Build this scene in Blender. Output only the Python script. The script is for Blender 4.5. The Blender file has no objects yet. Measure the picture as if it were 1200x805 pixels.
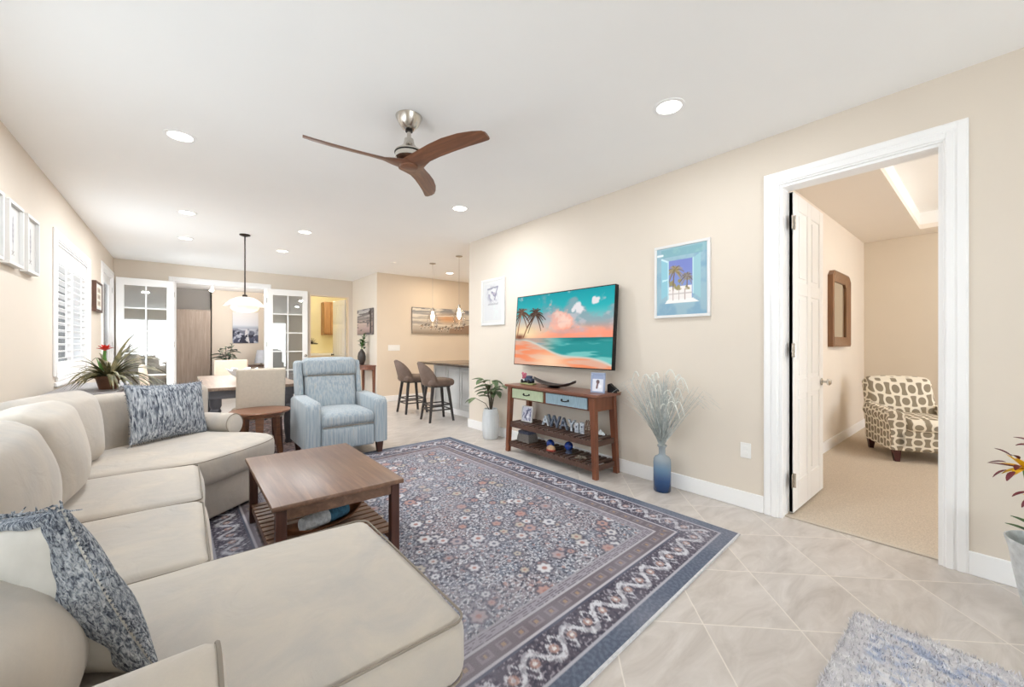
import bpy, bmesh, math, random
import numpy as np
from mathutils import Vector, Matrix, Euler
C = bpy.context.scene
COL = C.collection
PI = math.pi
random.seed(7)
RNG = np.random.default_rng(11)

# ------------------------------------------------------------------ camera, sky, light, exposure
EYE, CEIL = 1.27, 2.80
cam = bpy.data.objects.new('camera', bpy.data.cameras.new('camera'))
COL.objects.link(cam)
cam.data.lens = 14.0
cam.data.sensor_width = 36.0
cam.data.clip_start = 0.02
cam.location = (0, 0, EYE)
cam.rotation_euler = (PI / 2, 0, -math.radians(39.5))
C.camera = cam

vs = C.view_settings
vs.view_transform = 'Standard'
try:
    vs.look = 'None'
except Exception:
    pass
vs.gamma = 1.0
vs.use_curve_mapping = False
vs.exposure = 0.32
try:
    C.cycles.diffuse_bounces = 7
    C.cycles.max_bounces = 14
    C.cycles.sample_clamp_indirect = 6.0
    C.cycles.caustics_reflective = False
    C.cycles.caustics_refractive = False
except Exception:
    pass

wd = bpy.data.worlds.new('sky')
C.world = wd
wd.use_nodes = True
wn = wd.node_tree
wn.nodes.clear()
wo = wn.nodes.new('ShaderNodeOutputWorld')
wb = wn.nodes.new('ShaderNodeBackground')
wt = wn.nodes.new('ShaderNodeTexCoord')
ws = wn.nodes.new('ShaderNodeSeparateXYZ')
wr = wn.nodes.new('ShaderNodeValToRGB')
wn.links.new(wt.outputs['Generated'], ws.inputs[0])
wn.links.new(ws.outputs['Z'], wr.inputs[0])
wr.color_ramp.elements[0].color = (0.93, 0.95, 0.97, 1)
wr.color_ramp.elements[1].color = (0.60, 0.78, 1.0, 1)
wn.links.new(wr.outputs[0], wb.inputs['Color'])
wb.inputs['Strength'].default_value = 4.0
wn.links.new(wb.outputs[0], wo.inputs['Surface'])


def area(name, loc, rot, sx, sy, power, color=(1, 1, 1), parent=None):
    l = bpy.data.lights.new(name, 'AREA')
    l.shape = 'RECTANGLE'
    l.size, l.size_y = sx, sy
    l.energy = power
    l.color = color
    o = bpy.data.objects.new(name, l)
    COL.objects.link(o)
    o.location = loc
    o.rotation_euler = rot
    o.visible_glossy = False      # the panes themselves are what shines in reflections
    if parent:
        o.parent = parent
    return o


DAY = (0.80, 0.92, 1.0)
# daylight at the far shuttered window and side door; the other area lights are added
area('added_rear_daylight', (0.7, -4.10, 1.22), (PI / 2, 0, 0), 3.0, 2.3, 6, DAY)  # added light at the unseen sliders behind the camera
area('added_ceiling_uplight', (0.45, -4.05, 0.6), (PI / 2 + 0.85, 0, 0), 2.4, 0.9, 70, DAY)  # added uplight, tilted to brighten the ceiling
area('daylight_window', (-0.90, 6.70, 1.55), (PI / 2 + 0.10, 0, -PI / 2), 1.5, 1.1, 16, DAY)
area('added_sofa_side_fill', (-0.90, 2.25, 1.50), (PI / 2 + 0.10, 0, -PI / 2), 2.4, 1.0, 16, DAY)  # added side light at the unseen window above the sofa
area('daylight_side_door', (-0.93, 9.27, 1.25), (PI / 2 + 0.3, 0, -PI / 2), 0.8, 2.0, 24, DAY)
area('added_kitchen_fill', (6.44, 6.4, 1.5), (PI / 2 + 0.35, 0, PI / 2), 1.8, 1.2, 14, (1.0, 0.9, 0.76))  # added fill spilling out of the kitchen, whose end wall has no window
area('added_bedroom_fill', (5.6, -2.9, 1.5), (PI / 2, 0, 0), 2.4, 1.5, 10, (0.92, 0.95, 1.0))  # added fill to light the bedroom from out of view
area('added_den_fill', (2.05, 12.3, 1.5), (PI / 2, 0, PI / 2), 1.6, 1.4, 22, (0.92, 0.95, 1.0))  # added fill for the den; its right wall has no window
P_DOWN, P_PEND = 19.0, 7.0
WARM = (0.92, 0.96, 1.0)


# ------------------------------------------------------------------ helpers: colours, materials
def lin(c):
    return tuple(((x / 255) / 12.92 if x / 255 <= 0.04045 else ((x / 255 + 0.055) / 1.055) ** 2.4) for x in c)


def nlin(a):
    return np.where(a <= 0.04045, a / 12.92, ((np.maximum(a, 0) + 0.055) / 1.055) ** 2.4)


def mixrgb(nt, fac, a, b, mode='MIX'):
    n = nt.nodes.new('ShaderNodeMix')
    n.data_type = 'RGBA'
    n.blend_type = mode
    for sock, v in ((n.inputs[0], fac), (n.inputs[6], a), (n.inputs[7], b)):
        if hasattr(v, 'is_linked') or isinstance(v, bpy.types.NodeSocket):
            nt.links.new(v, sock)
        elif isinstance(v, (int, float)):
            sock.default_value = v
        else:
            sock.default_value = (*v[:3], 1)
    return n.outputs[2]


def math_n(nt, op, a, b=None, c=None):
    n = nt.nodes.new('ShaderNodeMath')
    n.operation = op
    for i, v in enumerate((a, b, c)):
        if v is None:
            continue
        if isinstance(v, bpy.types.NodeSocket):
            nt.links.new(v, n.inputs[i])
        else:
            n.inputs[i].default_value = v
    return n.outputs[0]


def coords(nt, scale=(1, 1, 1), which='Object', rot=(0, 0, 0)):
    t = nt.nodes.new('ShaderNodeTexCoord')
    m = nt.nodes.new('ShaderNodeMapping')
    m.inputs['Scale'].default_value = scale
    m.inputs['Rotation'].default_value = rot
    nt.links.new(t.outputs[which], m.inputs[0])
    return m.outputs[0]


def noise_n(nt, vec, scale, detail=3.0, rough=0.55, dist=0.0):
    n = nt.nodes.new('ShaderNodeTexNoise')
    n.inputs['Scale'].default_value = scale
    n.inputs['Detail'].default_value = detail
    n.inputs['Roughness'].default_value = rough
    n.inputs['Distortion'].default_value = dist
    nt.links.new(vec, n.inputs['Vector'])
    return n.outputs[0]


def ramp(nt, fac, stops):
    r = nt.nodes.new('ShaderNodeValToRGB')
    while len(r.color_ramp.elements) < len(stops):
        r.color_ramp.elements.new(0.5)
    for e, (p, c) in zip(r.color_ramp.elements, stops):
        e.position = p
        e.color = (*c[:3], 1)
    nt.links.new(fac, r.inputs[0])
    return r.outputs[0]


def new_mat(name):
    m = bpy.data.materials.new(name)
    m.use_nodes = True
    nt = m.node_tree
    b = nt.nodes['Principled BSDF']
    return m, nt, b


def bump(nt, b, height, strength, dist=0.01):
    n = nt.nodes.new('ShaderNodeBump')
    n.inputs['Strength'].default_value = strength
    n.inputs['Distance'].default_value = dist
    nt.links.new(height, n.inputs['Height'])
    nt.links.new(n.outputs[0], b.inputs['Normal'])


def mat(name, rgb, rough=0.5, metal=0.0, var=0.06, vscale=8.0, stretch=(1, 1, 1), bmp=0.0, bscale=60.0,
        sheen=0.0, spec=0.5, rgb2=None, emit=None, coat=0.0):
    m, nt, b = new_mat(name)
    c = lin(rgb)
    c2 = lin(rgb2) if rgb2 else tuple(x * (1 - 2.2 * var) for x in c)
    v = coords(nt, stretch)
    f = noise_n(nt, v, vscale)
    col = ramp(nt, f, [(0.35, c2), (0.65, c)])
    nt.links.new(col, b.inputs['Base Color'])
    b.inputs['Roughness'].default_value = rough
    b.inputs['Metallic'].default_value = metal
    b.inputs['Specular IOR Level'].default_value = spec
    b.inputs['Coat Weight'].default_value = coat
    if sheen:
        b.inputs['Sheen Weight'].default_value = sheen
    if bmp:
        bump(nt, b, noise_n(nt, v, bscale, 2.0), bmp, 0.004)
    if emit:
        b.inputs['Emission Color'].default_value = (*lin(rgb), 1)
        b.inputs['Emission Strength'].default_value = emit
    return m


def wood(name, dark, light, axis='x', scale=3.0, rough=0.4, coat=0.15):
    m, nt, b = new_mat(name)
    st = {'x': (0.8, 14, 14), 'y': (14, 0.8, 14), 'z': (14, 14, 0.8)}[axis]
    v = coords(nt, st)
    f = noise_n(nt, v, scale, 5.0, 0.6, 0.6)
    g = noise_n(nt, coords(nt), 1.7, 2.0)
    a = ramp(nt, f, [(0.28, lin(dark)), (0.55, lin([(p + q) / 2 for p, q in zip(dark, light)])), (0.75, lin(light))])
    col = mixrgb(nt, math_n(nt, 'MULTIPLY', g, 0.35), a, lin(dark))
    nt.links.new(col, b.inputs['Base Color'])
    b.inputs['Roughness'].default_value = rough
    b.inputs['Coat Weight'].default_value = coat
    b.inputs['Coat Roughness'].default_value = 0.3
    bump(nt, b, f, 0.12, 0.002)
    return m


def attr_mat(name, rough=0.6, emit=0.0, spec=0.4, fine=0.0, fscale=300.0, coat=0.0):
    m, nt, b = new_mat(name)
    a = nt.nodes.new('ShaderNodeAttribute')
    a.attribute_name = 'Col'
    col = a.outputs['Color']
    if fine:
        f = noise_n(nt, coords(nt), fscale, 2.0)
        k = math_n(nt, 'MULTIPLY_ADD', f, 2 * fine, 1.05 - fine)
        cc = nt.nodes.new('ShaderNodeVectorMath')
        cc.operation = 'SCALE'
        nt.links.new(col, cc.inputs[0])
        nt.links.new(k, cc.inputs['Scale'])
        col = cc.outputs[0]
        bump(nt, b, f, 0.35, 0.003)
    b.inputs['Roughness'].default_value = rough
    b.inputs['Specular IOR Level'].default_value = spec
    b.inputs['Coat Weight'].default_value = coat
    if emit:
        nt.links.new(col, b.inputs['Emission Color'])
        b.inputs['Emission Strength'].default_value = emit
        b.inputs['Base Color'].default_value = (0.01, 0.01, 0.01, 1)
    else:
        nt.links.new(col, b.inputs['Base Color'])
    return m


def glass(name, tint=(1, 1, 1), gloss=1.0, rough=0.02):
    """thin architectural glass: see-through with a fresnel reflection"""
    m = bpy.data.materials.new(name)
    m.use_nodes = True
    nt = m.node_tree
    nt.nodes.clear()
    o = nt.nodes.new('ShaderNodeOutputMaterial')
    t = nt.nodes.new('ShaderNodeBsdfTransparent')
    t.inputs[0].default_value = (*tint, 1)
    g = nt.nodes.new('ShaderNodeBsdfGlossy')
    g.inputs['Roughness'].default_value = rough
    fr = nt.nodes.new('ShaderNodeFresnel')
    fr.inputs[0].default_value = 1.5
    mx = nt.nodes.new('ShaderNodeMixShader')
    nt.links.new(math_n(nt, 'MULTIPLY', fr.outputs[0], gloss), mx.inputs[0])
    nt.links.new(t.outputs[0], mx.inputs[1])
    nt.links.new(g.outputs[0], mx.inputs[2])
    nt.links.new(mx.outputs[0], o.inputs[0])
    return m


# ------------------------------------------------------------------ helpers: objects
def tag(o, label=None, cat=None, group=None, kind=None):
    if label:
        o['label'] = label
    if cat:
        o['category'] = cat
    if group:
        o['group'] = group
    if kind:
        o['kind'] = kind
    return o


def thing(name, label, cat, loc=(0, 0, 0), rotz=0.0, group=None):
    o = bpy.data.objects.new(name, None)
    COL.objects.link(o)
    o.empty_display_size = 0.05
    o.location = loc
    o.rotation_euler = (0, 0, rotz)
    return tag(o, label, cat, group)


def link_mesh(name, me, m, parent=None, smooth=40):
    if m is not None:
        me.materials.append(m)
    if smooth:
        me.polygons.foreach_set('use_smooth', [True] * len(me.polygons))
        me.set_sharp_from_angle(angle=math.radians(smooth))
    o = bpy.data.objects.new(name, me)
    COL.objects.link(o)
    if parent is not None:
        o.parent = parent
    return o


class MB:
    """collects shapes into one mesh"""

    def __init__(self, off=(0, 0, 0)):
        self.bm = bmesh.new()
        self.off = Vector(off)

    def box(self, x0, x1, y0, y1, z0, z1, bev=0.0, M=None, seg=1):
        t = bmesh.new()
        bmesh.ops.create_cube(t, size=1.0)
        for v in t.verts:
            v.co = Vector((x0 + (v.co.x + .5) * (x1 - x0), y0 + (v.co.y + .5) * (y1 - y0), z0 + (v.co.z + .5) * (z1 - z0)))
        if bev:
            bmesh.ops.bevel(t, geom=list(t.edges), offset=bev, segments=seg, affect='EDGES', profile=0.5)
        return self._join(t, M)

    def _join(self, t, M=None):
        if M is not None:
            bmesh.ops.transform(t, matrix=M, verts=list(t.verts))
        me = bpy.data.meshes.new('t')
        t.to_mesh(me)
        t.free()
        self.bm.from_mesh(me)
        bpy.data.meshes.remove(me)
        return self

    def faces(self, verts, faces, M=None):
        vs_ = [self.bm.verts.new((M @ Vector(v)) if M is not None else Vector(v)) for v in verts]
        for f in faces:
            try:
                self.bm.faces.new([vs_[i] for i in f])
            except ValueError:
                pass
        return self

    def loft(self, rings, cap=True, closed=True, M=None):
        """rings: equal-length lists of points"""
        n = len(rings[0])
        verts = [p for r in rings for p in r]
        fs = []
        for i in range(len(rings) - 1):
            for j in range(n if closed else n - 1):
                k = (j + 1) % n
                fs.append((i * n + j, i * n + k, (i + 1) * n + k, (i + 1) * n + j))
        if cap and closed:
            fs.append(tuple(range(n - 1, -1, -1)))
            fs.append(tuple((len(rings) - 1) * n + j for j in range(n)))
        return self.faces(verts, fs, M)

    def lathe(self, prof, c=(0, 0, 0), n=24, M=None, squash=(1, 1)):
        rings = [[(c[0] + r * squash[0] * math.cos(2 * PI * j / n), c[1] + r * squash[1] * math.sin(2 * PI * j / n), c[2] + z) for j in range(n)] for r, z in prof]
        return self.loft(rings, True, True, M)

    def cyl(self, c, r, z0, z1, n=20, r2=None, M=None):
        return self.lathe([(r, z0), (r if r2 is None else r2, z1)], (c[0], c[1], 0), n, M)

    def tube(self, pts, r, n=8, closed=False, r2=None):
        pts = [Vector(p) for p in pts]
        rings = []
        m = len(pts)
        up = Vector((0.13, 0.27, 0.95)).normalized()
        prev = None
        for i, p in enumerate(pts):
            if closed:
                d = pts[(i + 1) % m] - pts[i - 1]
            else:
                d = pts[min(i + 1, m - 1)] - pts[max(i - 1, 0)]
            if d.length < 1e-9:
                d = Vector((0, 0, 1))
            d.normalize()
            a = prev if prev is not None else up
            s = d.cross(a)
            if s.length < 1e-4:
                s = d.cross(Vector((1, 0, 0)))
            s.normalize()
            u = s.cross(d).normalized()
            prev = u
            rr = r if r2 is None else r + (r2 - r) * i / max(1, m - 1)
            rings.append([p + s * rr * math.cos(2 * PI * j / n) + u * rr * math.sin(2 * PI * j / n) for j in range(n)])
        if closed:
            rings.append(rings[0])
            return self.loft(rings, False)
        return self.loft(rings, True)

    def prism(self, poly, z0, z1, M=None):
        n = len(poly)
        vs_ = [(x, y, z0) for x, y in poly] + [(x, y, z1) for x, y in poly]
        fs = [tuple(range(n - 1, -1, -1)), tuple(range(n, 2 * n))] + [(i, (i + 1) % n, n + (i + 1) % n, n + i) for i in range(n)]
        return self.faces(vs_, fs, M)

    def bar(self, a, b, wx, wy, wx2=None, wy2=None):
        """square post from a to b (mostly vertical), widths along x and y, tapering"""
        wx2, wy2 = wx2 or wx, wy2 or wy
        q = lambda p, u, v: [(p[0] + i * u / 2, p[1] + j * v / 2, p[2]) for i, j in ((-1, -1), (1, -1), (1, 1), (-1, 1))]
        return self.loft([q(a, wx, wy), q(b, wx2, wy2)])

    def soft(self, c, s, r, crown=(0, 0, 0), k=5, M=None, wob=0.0, seed=0, pinch=0.0):
        """upholstered block: centre c, half sizes s, corner radius r, crown = bulge of each face pair"""
        def axis(h):
            rr = min(r, h * 0.98)
            e = [rr * math.tan(a) for a in np.linspace(0, PI / 4, 4)]
            inner = list(np.linspace(-(h - rr), h - rr, k + 2))
            return [-(h - rr) - x for x in e[:0:-1]] + inner + [(h - rr) + x for x in e[1:]]
        ax = [axis(h) for h in s]
        cache = {}
        rnd = np.random.default_rng(seed)
        ph = rnd.uniform(0, 6.28, 6)

        def vert(x, y, z):
            key = (round(x, 6), round(y, 6), round(z, 6))
            if key in cache:
                return cache[key]
            p = np.array((x, y, z))
            h = np.array(s)
            rr = np.minimum(r, h * 0.98)
            cl = np.clip(p, -(h - rr), h - rr)
            d = p - cl
            m = np.linalg.norm(d / rr)
            q = cl + (d / m if m > 1e-9 else d * 0)
            t = p / h
            for i in range(3):
                if crown[i]:
                    j, l = [a for a in range(3) if a != i]
                    q[i] += crown[i] * t[i] * (1 - t[j] ** 2) * (1 - t[l] ** 2)
            if pinch:
                q[0] *= 1 - pinch * (1 - t[1] ** 2)
                q[1] *= 1 - pinch * (1 - t[0] ** 2)
            if wob:
                q += wob * np.array([math.sin(9 * y + 7 * z + ph[0]), math.sin(8 * x + 6 * z + ph[1]), math.sin(7 * x + 9 * y + ph[2]) + .5 * math.sin(17 * x - 13 * y + ph[3])]) * (1 - 0.5 * abs(t[2]))
            v = Vector(q) + Vector(c) if M is None else M @ (Vector(q) + Vector(c))
            cache[key] = self.bm.verts.new(v)
            return cache[key]
        for a in range(3):
            b_, d_ = (a + 1) % 3, (a + 2) % 3
            for sg in (-1, 1):
                A = ax[a][0] if sg < 0 else ax[a][-1]
                for i in range(len(ax[b_]) - 1):
                    for j in range(len(ax[d_]) - 1):
                        quad = []
                        for (ii, jj) in ((i, j), (i + 1, j), (i + 1, j + 1), (i, j + 1)):
                            p = [0, 0, 0]
                            p[a], p[b_], p[d_] = A, ax[b_][ii], ax[d_][jj]
                            quad.append(vert(*p))
                        if sg < 0:
                            quad.reverse()
                        try:
                            self.bm.faces.new(quad)
                        except ValueError:
                            pass
        return self

    def slab(self, outline, z0, z1, r, crown=0.0, M=None):
        """upholstered slab from a plan outline with rounded edges"""
        pts = [Vector((p[0], p[1])) for p in outline]
        n = len(pts)
        cen = sum(pts, Vector((0, 0))) / n
        nor = []
        for i in range(n):
            d = (pts[(i + 1) % n] - pts[i - 1]).normalized()
            nor.append(Vector((d.y, -d.x)))
        rings = []

        def ring(ins, z):
            return [(*(pts[i] - nor[i] * ins), z) for i in range(n)]
        for a in np.linspace(0, PI / 2, 5):
            rings.append(ring(r * (1 - math.sin(a)), z0 + r * (1 - math.cos(a))))
        for a in np.linspace(0, PI / 2, 5):
            rings.append(ring(r * (1 - math.cos(a)), z1 - r * (1 - math.sin(a))))
        base = [Vector(p[:2]) for p in rings[-1]]
        for f in (0.85, 0.65, 0.45, 0.25, 0.1):
            rings.append([(*(cen + (b - cen) * f), z1 + crown * (1 - f ** 2)) for b in base])
        return self.loft(rings, True, True, M)

    def build(self, name, m, parent=None, smooth=40, world=False, kind=None, label=None):
        bmesh.ops.recalc_face_normals(self.bm, faces=list(self.bm.faces))
        if world and parent is not None:
            bmesh.ops.translate(self.bm, verts=list(self.bm.verts), vec=-Vector(parent.location))
        me = bpy.data.meshes.new(name)
        self.bm.to_mesh(me)
        self.bm.free()
        o = link_mesh(name, me, m, parent, smooth)
        if kind:
            o['kind'] = kind
        if label:
            o['label'] = label
        return o


def struct(name, mb, m, smooth=30):
    return mb.build(name, m, None, smooth, kind='structure')


def rot_to(origin, ang):
    return Matrix.Translation(Vector(origin)) @ Matrix.Rotation(ang, 4, 'Z')


def copy_tree(o, parent=None, label=None):
    c = o.copy()
    COL.objects.link(c)
    c.parent = parent
    if label:
        c['label'] = label
    for ch in list(o.children):
        copy_tree(ch, c)
    return c


# ------------------------------------------------------------------ helpers: painted pictures (flat artworks, screens, woven patterns)
def vnoise(nx, ny, fx, fy, seed, octaves=4):
    rnd = np.random.default_rng(seed)
    out = np.zeros((ny, nx))
    amp, tot = 1.0, 0.0
    for o in range(octaves):
        gx, gy = max(2, int(fx * 2 ** o) + 2), max(2, int(fy * 2 ** o) + 2)
        g = rnd.random((gy, gx))
        xs = np.linspace(0, gx - 1.001, nx)
        ys = np.linspace(0, gy - 1.001, ny)
        xi, yi = xs.astype(int), ys.astype(int)
        xf, yf = xs - xi, ys - yi
        xf, yf = xf * xf * (3 - 2 * xf), yf * yf * (3 - 2 * yf)
        a = g[np.ix_(yi, xi)]
        b = g[np.ix_(yi, np.minimum(xi + 1, gx - 1))]
        c = g[np.ix_(np.minimum(yi + 1, gy - 1), xi)]
        d = g[np.ix_(np.minimum(yi + 1, gy - 1), np.minimum(xi + 1, gx - 1))]
        out += amp * ((a * (1 - xf) + b * xf) * (1 - yf)[:, None] + (c * (1 - xf) + d * xf) * yf[:, None])
        tot += amp
        amp *= 0.5
    return out / tot


def sstep(a, b, x):
    t = np.clip((x - a) / (b - a), 0, 1)
    return t * t * (3 - 2 * t)


class Paint:
    """u to the right, v up, both 0..1"""

    def __init__(self, nx, ny, rgb=(255, 255, 255), asp=1.0):
        self.nx, self.ny, self.asp = nx, ny, asp
        self.img = np.ones((ny, nx, 3)) * np.array(rgb) / 255.0
        self.u, self.v = np.meshgrid(np.linspace(0, 1, nx), np.linspace(0, 1, ny))

    def mixin(self, mask, rgb):
        m = np.clip(mask, 0, 1)[..., None]
        c = np.array(rgb) / 255.0 if not (isinstance(rgb, np.ndarray) and rgb.ndim == 3) else rgb
        self.img = self.img * (1 - m) + c * m

    def vgrad(self, stops):
        vv = [s[0] for s in stops]
        cols = np.array([s[1] for s in stops]) / 255.0
        for k in range(3):
            self.img[..., k] = np.interp(self.v, vv, cols[:, k])

    def disc(self, cu, cv, r, rgb, soft=0.01, sq=1.0):
        d = np.hypot((self.u - cu) * self.asp, (self.v - cv) / sq)
        self.mixin(1 - sstep(r - soft, r + soft, d), rgb)

    def rect(self, u0, u1, v0, v1, rgb):
        self.mixin(((self.u >= u0) & (self.u <= u1) & (self.v >= v0) & (self.v <= v1)) * 1.0, rgb)

    def stroke(self, pts, w, rgb, w2=None):
        for i in range(len(pts) - 1):
            (a, b), (c, d) = pts[i], pts[i + 1]
            px, py = (self.u - a) * self.asp, self.v - b
            dx, dy = (c - a) * self.asp, d - b
            t = np.clip((px * dx + py * dy) / max(1e-9, dx * dx + dy * dy), 0, 1)
            dist = np.hypot(px - t * dx, py - t * dy)
            f = (i + t) / (len(pts) - 1)
            ww = w if w2 is None else w + (w2 - w) * f
            self.mixin(1 - sstep(ww * 0.7, ww * 1.3, dist), rgb)

    def poly(self, pts, rgb):
        inside = np.zeros_like(self.u, bool)
        n = len(pts)
        for i in range(n):
            (x1, y1), (x2, y2) = pts[i], pts[(i + 1) % n]
            cond = ((y1 > self.v) != (y2 > self.v)) & (self.u < (x2 - x1) * (self.v - y1) / ((y2 - y1) or 1e-9) + x1)
            inside ^= cond
        self.mixin(inside * 1.0, rgb)

    def palm(self, base, top, size, leaf, trunk, seed=0, n=13, lw=0.012):
        rnd = random.Random(seed)
        mid = ((base[0] + top[0]) / 2 - 0.15 * (top[0] - base[0]), (base[1] + top[1]) / 2)
        self.stroke([base, mid, top], lw * 0.9, trunk)
        for i in range(n):
            a = PI * (-0.25 + 1.5 * i / (n - 1)) + rnd.uniform(-.12, .12)
            L = size * rnd.uniform(.75, 1.1)
            pts = []
            for k in range(5):
                t = k / 4
                pts.append((top[0] + L * t * math.cos(a) / self.asp, top[1] + L * (t * math.sin(a) - 0.55 * t * t)))
            self.stroke(pts, lw * 1.5, leaf if i % 2 else tuple(min(255, c + 30) for c in leaf), lw * 0.5)

    def mesh(self, name, origin, ux, vy, m, parent=None):
        """origin: lower-left corner, ux / vy: full edge vectors"""
        o, a, b = (np.array(x, float) for x in (origin, ux, vy))
        co = o + self.u[..., None] * a + self.v[..., None] * b
        return grid_mesh(name, co, self.img, m, parent)


def grid_mesh(name, co, img, m, parent=None):
    ny, nx = co.shape[:2]
    me = bpy.data.meshes.new(name)
    me.vertices.add(nx * ny)
    me.vertices.foreach_set('co', co.reshape(-1))
    i = (np.arange(ny - 1)[:, None] * nx + np.arange(nx - 1)[None, :]).reshape(-1)
    f = np.stack([i, i + 1, i + nx + 1, i + nx], 1).astype(np.int32)
    me.loops.add(f.size)
    me.loops.foreach_set('vertex_index', f.reshape(-1))
    me.polygons.add(len(f))
    me.polygons.foreach_set('loop_start', np.arange(0, f.size, 4, dtype=np.int32))
    try:
        me.polygons.foreach_set('loop_total', np.full(len(f), 4, dtype=np.int32))
    except Exception:
        pass
    me.update(calc_edges=True)
    at = me.attributes.new('Col', 'FLOAT_COLOR', 'POINT')
    rgba = np.ones((ny * nx, 4), np.float32)
    rgba[:, :3] = nlin(np.clip(img, 0, 1)).reshape(-1, 3)
    at.data.foreach_set('color', rgba.reshape(-1))
    me.validate()
    return link_mesh(name, me, m, parent, 0)


# ------------------------------------------------------------------ materials
M_wall = mat('beige_wall_paint', (220, 209, 195), 0.75, var=0.008, vscale=2.0, bmp=0.05, bscale=220)
M_kwall = mat('tan_kitchen_paint', (222, 207, 188), 0.75, var=0.008, vscale=2.0)
M_grey = mat('grey_wall', (150, 146, 142), 0.8, var=0.01, vscale=2.0)  # even grey on the den's left wall and alcove
M_yellow = mat('pale_yellow_paint', (238, 228, 186), 0.75, var=0.01, vscale=2.0)
M_ceil = mat('white_ceiling_paint', (245, 244, 242), 0.85, var=0.006, vscale=1.5, bmp=0.04, bscale=260)
M_white = mat('white_satin_paint', (243, 242, 241), 0.38, var=0.006, vscale=3.0)
M_door = mat('white_door_paint', (241, 239, 236), 0.36, var=0.006, vscale=3.0)
M_chrome = mat('brushed_nickel', (205, 200, 192), 0.24, 1.0, var=0.03, vscale=4, stretch=(1, 1, 20))
M_chrome_dark = mat('dark_metal_band', (40, 38, 36), 0.4, 0.8, var=0.05)
M_black = mat('black_metal', (28, 27, 28), 0.45, 0.4, var=0.05)
M_bronze = mat('oil_rubbed_bronze', (62, 52, 46), 0.4, 0.8, var=0.08)
M_walnut = wood('walnut_blade', (92, 58, 40), (146, 96, 66), 'x', 3.0, 0.45)
M_table = wood('brown_tabletop_wood', (98, 70, 54), (144, 110, 86), 'y', 2.2, 0.42, 0.15)
M_leg = wood('dark_brown_wood', (62, 34, 26), (98, 58, 42), 'z', 3.0, 0.42)
M_slat = wood('brown_slat_wood', (104, 72, 52), (150, 112, 84), 'x', 3.0, 0.45)
M_console = wood('reddish_brown_wood', (98, 54, 34), (146, 88, 58), 'z', 3.0, 0.42)
M_console_top = wood('reddish_brown_top_wood', (104, 62, 46), (150, 100, 78), 'y', 3.0, 0.36)
M_console_slat = wood('dark_shelf_wood', (66, 44, 36), (108, 78, 62), 'x', 3.0, 0.5)
M_side = wood('mid_brown_wood', (104, 64, 42), (150, 100, 66), 'x', 3.0, 0.4)
M_diningtop = wood('weathered_dining_wood', (112, 92, 78), (168, 144, 122), 'y', 2.2, 0.4)
M_dininggrey = mat('charcoal_painted_wood', (92, 92, 98), 0.5, var=0.08, vscale=6)
M_murphy = wood('grey_brown_cabinet_wood', (144, 128, 116), (186, 170, 156), 'z', 2.0, 0.5, 0.05)
M_cab = wood('oak_cabinet_wood', (150, 104, 58), (192, 146, 92), 'z', 2.5, 0.45)


def sofa_mat(name, base, warm):
    m, nt, b = new_mat(name)
    v = coords(nt)
    f = noise_n(nt, coords(nt, (1.0, 1.0, 0.6)), 3.2, 4.0, 0.62, 0.9)
    fine = noise_n(nt, v, 260, 2.0)
    c = ramp(nt, f, [(0.34, lin(base)), (0.66, lin(warm))])
    c = mixrgb(nt, math_n(nt, 'MULTIPLY', fine, 0.12), c, lin([x * 0.75 for x in base]))
    nt.links.new(c, b.inputs['Base Color'])
    b.inputs['Roughness'].default_value = 0.92
    b.inputs['Specular IOR Level'].default_value = 0.15
    b.inputs['Sheen Weight'].default_value = 0.25
    w = noise_n(nt, coords(nt, (1, 1, 1)), 7.0, 3.0, 0.5, 1.2)
    h = math_n(nt, 'ADD', w, math_n(nt, 'MULTIPLY', fine, 0.06))
    bump(nt, b, h, 0.30, 0.02)
    return m


M_sofa = sofa_mat('beige_microsuede', (176, 169, 161), (192, 181, 167))
M_piping = mat('taupe_piping', (140, 130, 118), 0.9, var=0.05)
M_pillow_white = mat('off_white_pillow_cloth', (206, 202, 194), 0.9, var=0.04, vscale=14, bmp=0.25, bscale=26)


def knit_mat(name, st):
    m, nt, b = new_mat(name)
    f = noise_n(nt, coords(nt, st), 1.0, 3.0, 0.6, 0.8)
    g = noise_n(nt, coords(nt), 9.0, 2.0)
    s = math_n(nt, 'ADD', math_n(nt, 'MULTIPLY', f, 0.85), math_n(nt, 'MULTIPLY', g, 0.15))
    c = ramp(nt, s, [(0.34, lin((56, 60, 72))), (0.44, lin((104, 110, 120))), (0.53, lin((158, 163, 170))), (0.68, lin((204, 207, 211)))])
    nt.links.new(c, b.inputs['Base Color'])
    b.inputs['Roughness'].default_value = 0.95
    b.inputs['Specular IOR Level'].default_value = 0.1
    bump(nt, b, f, 0.9, 0.012)
    return m


M_knit = knit_mat('navy_grey_white_shag', (84, 84, 15))
M_knit_fine = knit_mat('navy_grey_white_knit', (190, 190, 75))


def stripe_fabric(name):
    m, nt, b = new_mat(name)
    f = noise_n(nt, coords(nt, (62, 62, 3.0)), 1.0, 2.0, 0.5)
    g = noise_n(nt, coords(nt, (120, 120, 40)), 1.0, 2.0)
    c = ramp(nt, f, [(0.34, lin((142, 153, 160))), (0.50, lin((158, 167, 173))), (0.62, lin((176, 180, 182))), (0.74, lin((172, 167, 157)))])
    c = mixrgb(nt, math_n(nt, 'MULTIPLY', g, 0.3), c, lin((150, 162, 170)))
    nt.links.new(c, b.inputs['Base Color'])
    b.inputs['Roughness'].default_value = 0.9
    b.inputs['Specular IOR Level'].default_value = 0.15
    b.inputs['Sheen Weight'].default_value = 0.2
    bump(nt, b, g, 0.35, 0.004)
    return m


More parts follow.
